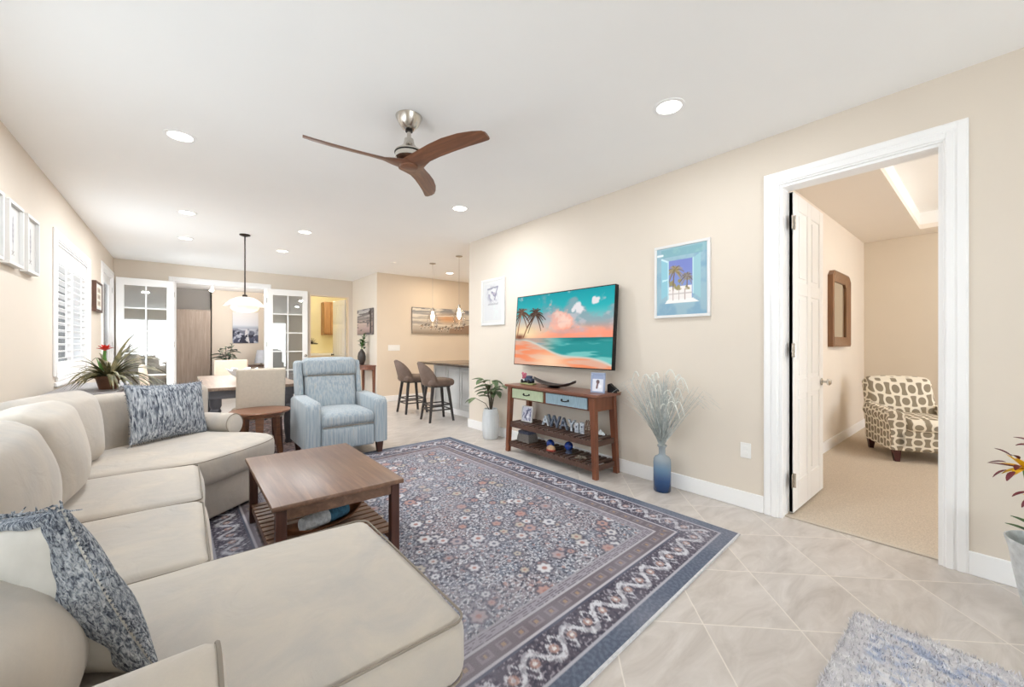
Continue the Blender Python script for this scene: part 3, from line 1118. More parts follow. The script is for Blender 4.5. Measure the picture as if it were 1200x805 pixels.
# ------------------------------------------------------------------ throw pillows
def pillow(name, label, loc, normal_deg, lean, roll, w, h, t, front_m, back_m, seed, wrap=0.0, group=None):
    """face (local -y) turned to normal_deg; leans back by lean, turned in its own plane by roll"""
    o = thing(name, label, 'pillow', loc, 0, group)
    o.rotation_euler = (Matrix.Rotation(math.radians(normal_deg + 90), 4, 'Z') @ Matrix.Rotation(-lean, 4, 'X') @ Matrix.Rotation(roll, 4, 'Y')).to_euler()
    n = 22
    rnd = np.random.default_rng(seed)
    ph = rnd.uniform(0, 6.28, 8)

    def surf(s, a, b):
        e = (max(0.0, 1 - a * a) ** 0.42) * (max(0.0, 1 - b * b) ** 0.42)
        pin = 1 - 0.085 * (1 - b * b) if True else 1
        pin2 = 1 - 0.085 * (1 - a * a)
        x = w / 2 * a * (1 - 0.075 * (1 - b * b))
        z = h / 2 * b * (1 - 0.075 * (1 - a * a))
        y = s * t / 2 * e + 0.006 * e * math.sin(5 * a + 3 * b + ph[0] + s) + 0.004 * e * math.sin(11 * a - 7 * b + ph[1])
        return (x, y, z)

    def half(s, lo=0.0):
        mb = MB()
        vs_, fs = [], []
        for i in range(n + 1):
            for j in range(n + 1):
                a, b = math.sin((i / n * 2 - 1) * PI / 2), math.sin((j / n * 2 - 1) * PI / 2)
                vs_.append(surf(s, a, b))
        for i in range(n):
            for j in range(n):
                k = i * (n + 1) + j
                fs.append((k, k + 1, k + n + 2, k + n + 1))
        return mb.faces(vs_, fs)
    fm = half(-1)
    if wrap:
        # the knit runs round the edge onto the back as a ragged strip
        mb = MB()
        m, q = 60, 14
        for side in ('right', 'top'):
            vs_, fs = [], []
            for i in range(m + 1):
                tt = -1 + 2 * i / m
                ed = wrap * (0.62 if side == 'right' else 0.42) * (1 + 0.22 * math.sin(tt * 6 + 1) + 0.10 * math.sin(tt * 15))
                for j in range(q + 1):
                    e = ed * (j / q) ** 2.2
                    a, b = (-1 + e, tt) if side == 'right' else (tt, 1 - e)
                    p = Vector(surf(1, a, b))
                    p.y += 0.009 * math.sin(PI * min(1.0, j / q * .85 + .15)) + 0.002
                    if side == 'right':
                        p.x -= .003
                    else:
                        p.z += .003
                    vs_.append(p)
            for i in range(m):
                for j in range(q):
                    k = i * (q + 1) + j
                    fs.append((k, k + 1, k + q + 2, k + q + 1))
            mb.faces(vs_, fs)
        mb.build('knit_border', front_m, o, 180)
    fm.build('front_cover', front_m, o, 180)
    half(1).build('back_cover', back_m, o, 180)
    fr = MB()
    for i in range(150):
        f = i / 150 * 4
        sd, tt = int(f) % 4, (f % 1) * 2 - 1
        a, b = ((tt, -1), (1, tt), (-tt, 1), (-1, -tt))[sd]
        p = Vector(surf(1, a, b))
        d = Vector((a if abs(a) > .99 else 0, 0, b if abs(b) > .99 else 0)).normalized()
        L = rnd.uniform(0.006, 0.016) * (1.6 if abs(tt) > 0.93 else 1)
        fr.tube([p, p + d * L * .6 + Vector((rnd.normal() * .003, rnd.normal() * .004, 0)), p + d * L + Vector((rnd.normal() * .006, rnd.normal() * .006, rnd.normal() * .003))], 0.0035, 4, r2=0.0012)
    fr.build('fringe', front_m, o, 60)
    return o


x, y = uw(0.53, 0.83)
pillow('throw_pillow', 'blue-grey and white shaggy knit throw pillow against the far corner back of the sofa', (x, y, 0.715), math.degrees(TH) - 90, 0.20, 0.05, 0.63, 0.46, 0.15, M_knit, M_sofa, 3, group='knit throw pillows on the sofa')
pillow('throw_pillow', 'knit-edged throw pillow on the chaise showing its off-white back', (-0.285, 1.445, 0.685), 38, 0.30, 0.16, 0.60, 0.44, 0.17, M_knit_fine, M_pillow_white, 5, wrap=0.20, group='knit throw pillows on the sofa')

# ------------------------------------------------------------------ area rugs
def fnoise(nx, ny, wave, step, seed, band=0.45):
    """isotropic band-limited noise with features about `wave` metres across, centred on 0.5"""
    w = np.random.default_rng(seed).normal(size=(ny, nx))
    fx, fy = np.fft.fftfreq(nx, step), np.fft.fftfreq(ny, step)
    r = np.hypot(fx[None, :], fy[:, None]) * wave
    f = np.exp(-((np.log(np.maximum(r, 1e-6))) / band) ** 2)
    f[0, 0] = 0
    n = np.fft.ifft2(np.fft.fft2(w) * f).real
    return 0.5 + 0.17 * n / n.std()


def rug_paint(W, L, step, seed, dark=False):
    nx, ny = int(W / step), int(L / step)
    P = Paint(nx, ny, (110, 106, 114), W / L)
    X, Y = P.u * W, P.v * L
    rnd = np.random.default_rng(seed)
    d = np.minimum(np.minimum(X, W - X), np.minimum(Y, L - Y))
    wmin = max(step * 3.2, 0.022)
    n1 = fnoise(nx, ny, .30, step, seed, .9)
    n2 = fnoise(nx, ny, max(.045, wmin), step, seed + 1)
    n3 = fnoise(nx, ny, .11, step, seed + 2, .35)
    n4 = fnoise(nx, ny, .9, step, seed + 3, .8)
    n5 = fnoise(nx, ny, max(.028, wmin), step, seed + 4)
    n6 = fnoise(nx, ny, .07, step, seed + 5, .35)
    P.img[:] = np.array((126, 123, 130)) / 255
    P.mixin(sstep(.42, .68, n1), (114, 119, 131))
    P.mixin(sstep(.48, .80, n4) * 0.6, (138, 122, 124))
    P.mixin(sstep(.54, .64, n2) * .9, (72, 73, 84))
    P.mixin((1 - sstep(.012, .040, np.abs(n3 - .5))) * 0.85, (186, 187, 193))
    P.mixin((1 - sstep(.012, .036, np.abs(n6 - .5))) * 0.62, (168, 169, 177))
    P.mixin(sstep(.64, .74, n5) * 0.9, (200, 200, 205))
    P.mixin(sstep(.76, .84, fnoise(nx, ny, .06, step, seed + 9)) * 0.7, (166, 132, 128))
    # flower heads
    cols = [(198, 195, 196), (196, 194, 198), (176, 142, 136), (184, 174, 160), (164, 150, 152), (206, 205, 208)]
    field = 0.46
    for k in range(int(W * L * 30)):
        fx, fy = rnd.uniform(field, W - field), rnd.uniform(field, L - field)
        r = rnd.uniform(0.020, 0.052)
        x0, x1 = max(0, int((fx - .08) / step)), min(nx, int((fx + .08) / step))
        y0, y1 = max(0, int((fy - .08) / step)), min(ny, int((fy + .08) / step))
        dx, dy = X[y0:y1, x0:x1] - fx, Y[y0:y1, x0:x1] - fy
        rr, an = np.hypot(dx, dy), np.arctan2(dy, dx)
        petal = r * (0.88 + 0.12 * np.cos(an * rnd.integers(5, 9) + rnd.uniform(0, 6)))
        c = np.array(cols[rnd.integers(len(cols))]) / 255
        m = (1 - sstep(-.008, .008, rr - petal))[..., None] * 0.92
        m0 = (1 - sstep(-.006, .010, rr - petal - 0.012))[..., None] * 0.75
        sub = P.img[y0:y1, x0:x1]
        sub = sub * (1 - m0) + np.array((82, 80, 92)) / 255 * m0
        sub = sub * (1 - m) + c * m
        m2 = (1 - sstep(-.004, .004, rr - r * .32))[..., None]
        sub = sub * (1 - m2) + np.array((158, 120, 114) if k % 3 else (104, 104, 118)) / 255 * m2
        P.img[y0:y1, x0:x1] = sub

    # borders, following the edge; s runs along the border
    s = np.where(np.minimum(X, W - X) < np.minimum(Y, L - Y), Y, X)

    def band(a, b):
        return ((d >= a) & (d < b)) * 1.0
    P.mixin(band(0.0, 0.46), (106, 100, 108))
    P.mixin(band(0.40, 0.46) * sstep(.5, .62, n2), (148, 142, 150))
    for q_ in (.405, .42, .435):
        P.mixin(band(q_, q_ + .006), (148, 144, 152))
    P.mixin(band(0.385, 0.40), (172, 168, 174))
    P.mixin(band(0.445, 0.46), (150, 147, 153))
    for q_ in (.308, .322, .366, .378):
        P.mixin(band(q_, q_ + .005) * .8, (158, 152, 157))
    g = band(0.30, 0.385)
    P.mixin(g, (112, 104, 110))
    per = 0.10
    key = (np.abs((s % per) / per - .5) < .32) & (np.abs(d - .342) < .026) & ~((np.abs((s % per) / per - .5) < .2) & (np.abs(d - .342) < .014))
    P.mixin(key * 0.5, (150, 142, 146))
    P.mixin(((np.abs((s % per) / per - .5) < .10) & (np.abs(d - .342) < .008)) * .7, (168, 140, 112))
    P.mixin(band(0.282, 0.30), (178, 174, 180))
    P.mixin(band(0.268, 0.282), (84, 86, 100))
    mb_ = band(0.095, 0.268)
    P.mixin(mb_, (86, 82, 92))
    P.mixin(mb_ * sstep(.55, .66, n2) * .8, (66, 64, 76))
    per = 0.23
    ph = s / per * 2 * PI
    for off, amp, wd_, fq in ((0, .052, .0085, 1), (1.1, .030, .0040, 3), (PI, .060, .0035, 2)):
        P.mixin(mb_ * (1 - sstep(wd_, wd_ + .005, np.abs(d - .182 - amp * np.sin(ph * fq + off)) * (0.75))) * (.55 + .45 * sstep(.35, .55, n6)), (198, 198, 204))
    q = np.hypot(((s % (per / 2)) - per / 4), d - .182)
    P.mixin(mb_ * (1 - sstep(.020, .026, q)) * .8, (176, 140, 130))
    P.mixin(mb_ * (1 - sstep(.008, .012, q)), (208, 204, 202))
    P.mixin(mb_ * sstep(.62, .72, n5) * 0.8, (158, 152, 160))
    P.mixin(band(0.078, 0.095), (168, 166, 174))
    P.mixin(band(0.0, 0.078), (88, 95, 110))
    P.mixin(band(0.0, 0.078) * sstep(.45, .62, n5) * .6, (112, 120, 136))
    # worn, faded pile
    fade = vnoise(nx, ny, W * 2.2, L * 2.2, seed + 20, 5)
    P.mixin(sstep(.42, .72, fade) * 0.35, (150, 148, 156))
    if dark:
        P.img *= np.array((0.98, 0.90, 0.86))
    return P


def rug(name, label, quad, W, L, step, seed, z=0.012, dark=False):
    P = rug_paint(W, L, step, seed, dark)
    a, b, c, d = (np.array(p, float) for p in quad)   # (u0v0, u1v0, u1v1, u0v1)
    u, v = P.u[..., None], P.v[..., None]
    xy = a * (1 - u) * (1 - v) + b * u * (1 - v) + c * u * v + d * (1 - u) * v
    co = np.concatenate([xy, np.full(P.u.shape + (1,), z)], 2)
    o = grid_mesh(name, co, P.img, M_rugm)
    tag(o, label, 'rug', kind='thing')
    sk = MB()
    ring = [a, b, c, d]
    cen = sum(ring) / 4
    outer = [p + (p - cen) / np.linalg.norm(p - cen) * 0.012 for p in ring]
    sk.loft([[(*p, 0.001) for p in outer], [(*p, z - 0.001) for p in outer], [(*p, z + 0.001) for p in ring]], cap=False)
    sk.build('bound_edge', mat('rug_binding', (206, 206, 208), 0.95, var=0.08, vscale=60), o, 30)
    return o


rug('area_rug', 'large faded navy and mauve floral area rug under the coffee table', [(0.09, 0.90), (2.836, 1.083), (2.764, 4.672), (0.03, 4.56)], 2.745, 3.59, 0.0068, 31)
rug('area_rug', 'brownish patterned area rug under the dining table', [(-0.45, 5.02), (1.80, 5.06), (1.80, 8.3), (-0.45, 8.3)], 2.25, 3.2, 0.02, 77, dark=True)

# shag rug at the lower right, plain tufted pile
def shag():
    x0, x1, y0, y1, z = 1.50, 2.43, -1.0, 0.41, 0.016
    st = 0.0125
    nx, ny = int((x1 - x0) / st), int((y1 - y0) / st)
    P = Paint(nx, ny, (196, 193, 197), (x1 - x0) / (y1 - y0))
    X, Y = P.u * (x1 - x0), P.v * (y1 - y0)
    d = np.minimum(np.minimum(X, (x1 - x0) - X), np.minimum(Y, (y1 - y0) - Y))
    n = vnoise(nx, ny, 40, 60, 3, 2)
    n2 = vnoise(nx, ny, 5, 8, 5, 3)
    P.mixin(sstep(.45, .6, n2) * .5, (204, 202, 204))
    P.mixin(((d > .07) & (d < .20)) * sstep(.38, .6, n), (168, 175, 194))
    P.mixin((d >= .20) * sstep(.60, .68, n), (174, 180, 196))
    P.mixin(sstep(.62, .7, vnoise(nx, ny, 45, 70, 8, 1)) * .7, (222, 220, 220))
    co = np.stack([x0 + X, y0 + Y, np.full(X.shape, z)], 2)
    o = grid_mesh('shag_rug', co, P.img, M_rugm)
    tag(o, 'small pale blue-grey shag rug on the tiles at the lower right', 'rug', kind='thing')
    rnd = np.random.default_rng(4)
    N = 15000
    px, py = rnd.uniform(x0, x1, N), rnd.uniform(y0, y1, N)
    e = rnd.random(N) < 0.12
    side = rnd.integers(0, 4, N)
    px = np.where(e & (side == 0), x0, np.where(e & (side == 1), x1, px))
    py = np.where(e & (side == 2), y0, np.where(e & (side == 3), y1, py))
    ang, ln, lean = rnd.uniform(0, 2 * PI, N), rnd.uniform(.014, .026, N), rnd.uniform(.2, .9, N)
    w = 0.0032
    ox, oy = np.cos(ang), np.sin(ang)
    base_l = np.stack([px - oy * w, py + ox * w, np.full(N, z - .004)], 1)
    base_r = np.stack([px + oy * w, py - ox * w, np.full(N, z - .004)], 1)
    tip = np.stack([px + ox * ln * np.sin(lean), py + oy * ln * np.sin(lean), np.maximum(z + ln * np.cos(lean) * .8, z)], 1)
    verts = np.stack([base_l, base_r, tip], 1).reshape(-1, 3)
    me = bpy.data.meshes.new('pile')
    me.from_pydata(verts.tolist(), [], np.arange(3 * N).reshape(-1, 3).tolist())
    ix = np.clip(((px - x0) / st).astype(int), 0, nx - 1)
    iy = np.clip(((py - y0) / st).astype(int), 0, ny - 1)
    cols = np.repeat(nlin(np.clip(P.img[iy, ix] * rnd.uniform(.85, 1.12, (N, 1)), 0, 1)), 3, 0)
    at = me.attributes.new('Col', 'FLOAT_COLOR', 'POINT')
    rgba = np.ones((3 * N, 4), np.float32)
    rgba[:, :3] = cols
    at.data.foreach_set('color', rgba.reshape(-1))
    p = link_mesh('pile', me, M_rugm, o, 0)
    p['kind'] = 'stuff'
    return o


shag()

# ------------------------------------------------------------------ coffee table
def coffee_table():
    o = thing('coffee_table', 'square-legged brown wooden coffee table with a slatted lower shelf', 'table', (0.68, 2.82, 0.014))
    w, l, h = 0.345, 0.555, 0.445
    MB().box(-w, w, -l, l, h - 0.028, h, 0.006, seg=2).build('tabletop', M_table, o)
    ap = MB()
    for x0, x1, y0, y1 in ((-w + .03, w - .03, -l + .028, -l + .05), (-w + .03, w - .03, l - .05, l - .028), (-w + .028, -w + .05, -l + .03, l - .03), (w - .05, w - .028, -l + .03, l - .03)):
        ap.box(x0, x1, y0, y1, h - 0.088, h - 0.028, 0.002)
    ap.build('apron', M_table, o)
    for sx in (-1, 1):
        for sy in (-1, 1):
            MB().box(sx * (w - .045) - .025, sx * (w - .045) + .025, sy * (l - .045) - .025, sy * (l - .045) + .025, 0, h - 0.03, 0.003).build('leg', M_leg, o)
    sh = MB()
    for sx in (-1, 1):
        sh.box(sx * (w - .05) - .018, sx * (w - .05) + .018, -l + .07, l - .07, 0.075, 0.115, 0.003)
    n = 15
    for i in range(n):
        y = -l + .09 + i * (2 * l - .18) / (n - 1)
        sh.box(-w + .03, w - .03, y - .024, y + .024, 0.115, 0.129, 0.002)
    sh.build('slatted_shelf', M_slat, o)


coffee_table()
# dough bowl on the shelf with the wrapped roll in it
tb = thing('wooden_tray', 'long carved wooden dough bowl on the coffee table shelf', 'tray', (0.67, 2.62, 0.1445), math.radians(20))
rings = []
for t in np.linspace(-1, 1, 13):
    ww = 0.085 * (1 - abs(t) ** 3.2) + 0.018
    zz = 0.055 * abs(t) ** 2.4
    sec = [(t * 0.27, ww * a, zz + 0.04 * abs(a) ** 2) for a in (-1, -.6, -.2, .2, .6, 1)] + [(t * 0.27, ww * a * .88, zz + 0.012 + 0.032 * abs(a) ** 2) for a in (1, .6, .2, -.2, -.6, -1)]
    rings.append(sec)
MB().loft(rings).build('bowl_body', M_side, tb)
rl = thing('rolled_towel', 'rolled white and teal cloth lying in the wooden dough bowl', 'towel', (0.67, 2.62, 0.208), math.radians(20))
M_tw = mat('white_terry', (214, 216, 218), 0.95, var=0.14, vscale=50, bmp=0.5, bscale=120)
M_tb = mat('teal_terry', (66, 112, 138), 0.95, var=0.2, vscale=50, bmp=0.5, bscale=120)
RX = Matrix.Rotation(PI / 2, 4, 'Y')
MB().lathe([(0.0, -.15), (0.040, -.148), (0.044, -.12), (0.045, .01)], n=18, M=RX).build('white_roll', M_tw, rl)
MB().lathe([(0.046, .012), (0.045, .12), (0.04, .148), (0.0, .15)], n=18, M=RX).build('teal_roll', M_tb, rl, label='teal end of the roll')

# ------------------------------------------------------------------ recliner
def recliner():
    o = thing('recliner', 'pale blue striped recliner armchair facing down the living room', 'armchair', (1.40, 4.92, 0.0135))
    W, D = 0.435, 0.42           # half width, half depth; front faces -y
    for s in (-1, 1):
        prof = [(-D, 0.13), (-D, 0.55), (-D + 0.015, 0.605), (-D + 0.06, 0.635), (D * .55, 0.655), (D * .8, 0.62), (D * .85, 0.13)]
        ring = lambda x, sh: [(x, y * sh, 0.385 + (z - 0.385) * sh) for y, z in prof]
        xo, xi = s * W, s * (W - 0.155)
        xs = sorted((xo, xi))
        m = MB().loft([ring(xs[0], .955), ring(xs[0] + 0.012, .985), ring(xs[0] + .035, 1.0), ring(xs[1] - .035, 1.0), ring(xs[1] - .012, .985), ring(xs[1], .955)])
        m.build('armrest', M_recl, o, 55)
    MB().soft((0, 0.0, 0.26), (W - 0.14, D - 0.03, 0.14), 0.03, (0, 0, 0), 3).build('base', M_recl, o, 60)
    MB().soft((0, -D + 0.015, 0.235), (W - 0.157, 0.028, 0.12), 0.025, (0, 0.012, 0), 4).build('footrest_panel', M_recl, o, 60)
    sc = MB().soft((0, -0.075, 0.425), (W - 0.152, 0.355, 0.075), 0.055, (0, 0.01, 0.028), 6, wob=0.002, seed=2).build('seat_cushion', M_recl, o, 70)
    MB().tube([(-W + .165, -0.432, 0.362), (W - .165, -0.432, 0.362)], 0.006, 6).build('piping', M_piping, sc)
    tilt = Matrix.Translation((0, 0.27, 0.42)) @ Matrix.Rotation(math.radians(-13), 4, 'X')
    MB().soft((0, -0.03, 0.215), (W - 0.145, 0.075, 0.245), 0.05, (0, 0.035, 0), 6, M=tilt, wob=0.002, seed=5).build('backrest', M_recl, o, 70)
    hd = MB().soft((0, -0.035, 0.545), (W - 0.130, 0.085, 0.115), 0.055, (0, 0.03, 0.015), 6, M=tilt, wob=0.002, seed=6).build('headrest', M_recl, o, 70)
    MB().tube([tilt @ Vector((x, -0.112, 0.438)) for x in np.linspace(-W + .17, W - .17, 8)], 0.006, 6).build('piping', M_piping, hd)
    MB().soft((0, 0.075, 0.24), (W - 0.055, 0.045, 0.42), 0.04, (0, 0, 0), 4, M=tilt).build('back_frame', M_recl, o, 60)
    for s in (-1, 1):
        MB().soft((s * (W - 0.098), 0.015, 0.40), (0.034, 0.085, 0.235), 0.033, (0, 0, 0), 4, M=tilt).build('wing', M_recl, o, 60)
    for sx in (-1, 1):
        for y in (-D + 0.07, D - 0.10):
            x = sx * (W - 0.075)
            MB().bar((x, y, 0.0), (x, y, 0.14), 0.05, 0.05, 0.075, 0.075).build('leg', M_leg, o)


recliner()

# ------------------------------------------------------------------ round side table
st = thing('side_table', 'round brown wooden side table between the sofa arm and recliner', 'table', (0.63, 4.96, 0.0135))
MB().lathe([(0.0, 0.525), (0.255, 0.525), (0.278, 0.535), (0.282, 0.545), (0.276, 0.553), (0.0, 0.553)], n=40).build('tabletop', M_side, st)
MB().lathe([(0.10, 0.47), (0.20, 0.49), (0.205, 0.525), (0.0, 0.525)], n=32).build('apron', M_side, st)
for k in range(3):
    a = math.radians(-100 + 120 * k)
    MB().loft([[(math.cos(a) * r_ + math.cos(a + PI / 2) * w_ + math.cos(a) * q, math.sin(a) * r_ + math.sin(a + PI / 2) * w_ + math.sin(a) * q, z) for w_, q in ((-ww, -.02), (ww, -.02), (ww, .02), (-ww, .02))]
               for r_, z, ww in ((0.215, 0.002, 0.018), (0.19, 0.15, 0.022), (0.165, 0.35, 0.033), (0.16, 0.53, 0.040))]).build('leg', M_side, st)

# ------------------------------------------------------------------ dining set
dt = thing('dining_table', 'rectangular dining table with weathered wood top and charcoal trestle base', 'table', (0.66, 6.72, 0.013))
MB().box(-0.50, 0.50, -1.10, 1.10, 0.715, 0.752, 0.006).build('tabletop', M_diningtop, dt)
ap = MB()
for x0, x1, y0, y1 in ((-.44, .44, -1.04, -1.01), (-.44, .44, 1.01, 1.04), (-.44, -.41, -1.02, 1.02), (.41, .44, -1.02, 1.02)):
    ap.box(x0, x1, y0, y1, 0.615, 0.715, 0.003)
ap.build('apron', M_dininggrey, dt)
for sx in (-1, 1):
    for sy in (-1, 1):
        prof = [(0.038, 0.0), (0.045, 0.02), (0.034, 0.06), (0.048, 0.14), (0.056, 0.30), (0.044, 0.44), (0.058, 0.47), (0.044, 0.5), (0.058, 0.53), (0.058, 0.72)]
        MB().lathe(prof, (sx * .375, sy * .97, 0), 14).build('leg', M_dininggrey, dt)


def dining_chair(fab, label, loc, rz, rounded=False):
    o = thing('dining_chair', label, 'chair', loc, rz, 'upholstered dining chairs')
    # front faces +y
    MB().soft((0, 0.0, 0.445), (0.235, 0.235, 0.05), 0.04, (0, 0, 0.015), 4).build('seat', fab, o, 60)
    tl = Matrix.Translation((0, -0.215, 0.44)) @ Matrix.Rotation(math.radians(7), 4, 'X')
    if rounded:
        pts = smooth_poly([(-.22, 0.0), (.22, 0.0), (.25, .3), (.19, .52), (0, .57), (-.19, .52), (-.25, .3)], 3)
        MB().slab(pts, -0.03, 0.03, 0.025, M=tl @ Matrix.Rotation(PI / 2, 4, 'X')).build('backrest', fab, o, 60)
    else:
        MB().soft((0, 0, 0.255), (0.238, 0.032, 0.285), 0.028, (0, 0.012, 0), 5, M=tl).build('backrest', fab, o, 60)
    for sx in (-1, 1):
        for sy in (-1, 1):
            MB().bar((sx * .205, sy * (.20 if sy > 0 else .235), 0.0), (sx * .195, sy * .19, 0.41), 0.028, 0.028, 0.042, 0.042).build('leg', M_leg, o)
    return o


dining_chair(M_linen, 'grey-beige dining chair with its back to the room, behind the round side table', (0.67, 5.53, 0.013), 0.03)
dining_chair(M_cream, 'cream dining chair at the far end of the dining table', (0.62, 8.13, 0.013), PI - 0.05)
dining_chair(M_cream, 'white round-backed dining chair on the window side of the table', (-0.12, 6.75, 0.013), -PI / 2, True)
# white ceramic centrepiece on the table
cb = thing('centerpiece_bowl', 'white scalloped centrepiece bowl on the dining table', 'bowl', (0.62, 6.60, 0.766))
rr_ = []
for r_, z in ((0.06, 0.0), (0.065, 0.015), (0.045, 0.03), (0.10, 0.075), (0.165, 0.15), (0.158, 0.15), (0.09, 0.085), (0.02, 0.05)):
    rr_.append([(r_ * (1 + (0.16 if r_ > .09 else 0) * math.cos(6 * a)) * math.cos(a), r_ * (1 + (0.16 if r_ > .09 else 0) * math.cos(6 * a)) * math.sin(a), z + (0.02 * math.cos(6 * a) if r_ > .12 else 0)) for a in np.linspace(0, 2 * PI, 48, endpoint=False)])
MB().loft(rr_).build('bowl_body', M_ceramic, cb)

# ------------------------------------------------------------------ pendant over the dining table
pd = thing('pendant_lamp', 'tiered white glass pendant lamp on a dark rod over the dining table', 'lamp', (0.664, 6.71, 0))
MB().lathe([(0.0, CEIL), (0.066, CEIL), (0.066, CEIL - .012), (0.03, CEIL - .026), (0.0, CEIL - .028)], n=24).build('canopy', M_bronze, pd)
MB().cyl((0, 0), 0.009, 1.94, CEIL - .02, 10).build('rod', M_bronze, pd)
MB().lathe([(0.012, 1.96), (0.030, 1.95), (0.034, 1.915), (0.02, 1.905)], n=20).build('socket_cap', M_bronze, pd)


def shade_mat(name, rgb, e):
    m, nt, b = new_mat(name)
    b.inputs['Base Color'].default_value = (*lin(rgb), 1)
    b.inputs['Roughness'].default_value = 0.3
    b.inputs['Transmission Weight'].default_value = 0.35
    b.inputs['Emission Color'].default_value = (*lin((255, 224, 186)), 1)
    b.inputs['Emission Strength'].default_value = e
    return m


M_sh1 = shade_mat('lit_opal_glass', (236, 226, 214), 0.05)
M_sh2 = shade_mat('bright_opal_glass', (246, 236, 222), 0.45)


def petal_shade(prof, wav, n=48):
    return [[(r_ * (1 + wav * q * math.cos(8 * a)) * math.cos(a), r_ * (1 + wav * q * math.cos(8 * a)) * math.sin(a), z) for a in np.linspace(0, 2 * PI, n, endpoint=False)] for r_, z, q in prof]


MB().loft(petal_shade([(0.03, 1.925, 0), (0.10, 1.915, 0), (0.17, 1.875, .5), (0.245, 1.79, 1), (0.238, 1.79, 1), (0.165, 1.868, .5), (0.10, 1.906, 0), (0.03, 1.915, 0)], 0.05), cap=False).build('outer_shade', M_sh1, pd, 60)
MB().loft(petal_shade([(0.05, 1.885, 0), (0.125, 1.85, .3), (0.165, 1.77, 1), (0.145, 1.735, 1), (0.10, 1.715, 0.5), (0.0, 1.705, 0)], 0.04)).build('inner_shade', M_sh2, pd, 60)
lp = bpy.data.lights.new('lamp_light', 'POINT')
lp.energy = P_PEND
lp.color = WARM
lp.shadow_soft_size = 0.12
lo = bpy.data.objects.new('lamp_light', lp)
COL.objects.link(lo)
lo.parent = pd
lo.location = (0, 0, 1.56)


# ------------------------------------------------------------------ recessed downlights
def downlight(x, y, label, power=P_DOWN, color=WARM, z=CEIL, size=0.15):
    o = thing('recessed_light', label, 'ceiling light', (x, y, z), 0, 'recessed ceiling lights')
    r = size / 2
    MB().lathe([(r + .022, 0.0), (r + .022, -.004), (r + .004, -.008), (r, -.006), (r, 0.0)], n=32).build('trim_ring', M_white, o)
    MB().lathe([(0.0, -.003), (r, -.003), (r, -.001), (0, -.001)], n=32).build('lens', M_lens, o)
    l = bpy.data.lights.new('lamp_light', 'AREA')
    l.shape = 'DISK'
    l.size = size
    l.energy = power
    l.color = color
    lo_ = bpy.data.objects.new('lamp_light', l)
    COL.objects.link(lo_)
    lo_.parent = o
    lo_.location = (0, 0, -0.012)


for x, y, lab in ((2.42, 1.34, 'recessed ceiling light nearest the bedroom doorway'),
                  (2.41, 3.85, 'recessed ceiling light to the right of the ceiling fan, above the television side'),
                  (-0.02, 3.82, 'recessed ceiling light to the left of the ceiling fan, above the sofa'),
                  (0.03, 6.0, 'recessed ceiling light nearer of the pair along the window side of the dining table'),
                  (0.02, 7.48, 'recessed ceiling light farther of the pair along the window side of the dining table'),
                  (1.28, 6.02, 'recessed ceiling light just right of the pendant rod, nearer the recliner'),
                  (1.26, 7.49, 'recessed ceiling light right of the pendant, farthest toward the french doors')):
    downlight(x, y, lab, P_DOWN * (0.5 if y < 2 else 1.1 if x < 0.5 else 1.0))
downlight(4.46, 7.54, 'recessed ceiling light over the kitchen, before the tan wall', 13, (1.0, 0.84, 0.64))
sd = thing('smoke_detector', 'small white disc smoke detector on the ceiling by the kitchen', 'smoke detector', (3.05, 7.2, CEIL))
MB().lathe([(0.0, -.018), (0.03, -.018), (0.042, -.012), (0.045, -.003), (0.045, 0)], n=24).build('housing', M_plastic, sd)

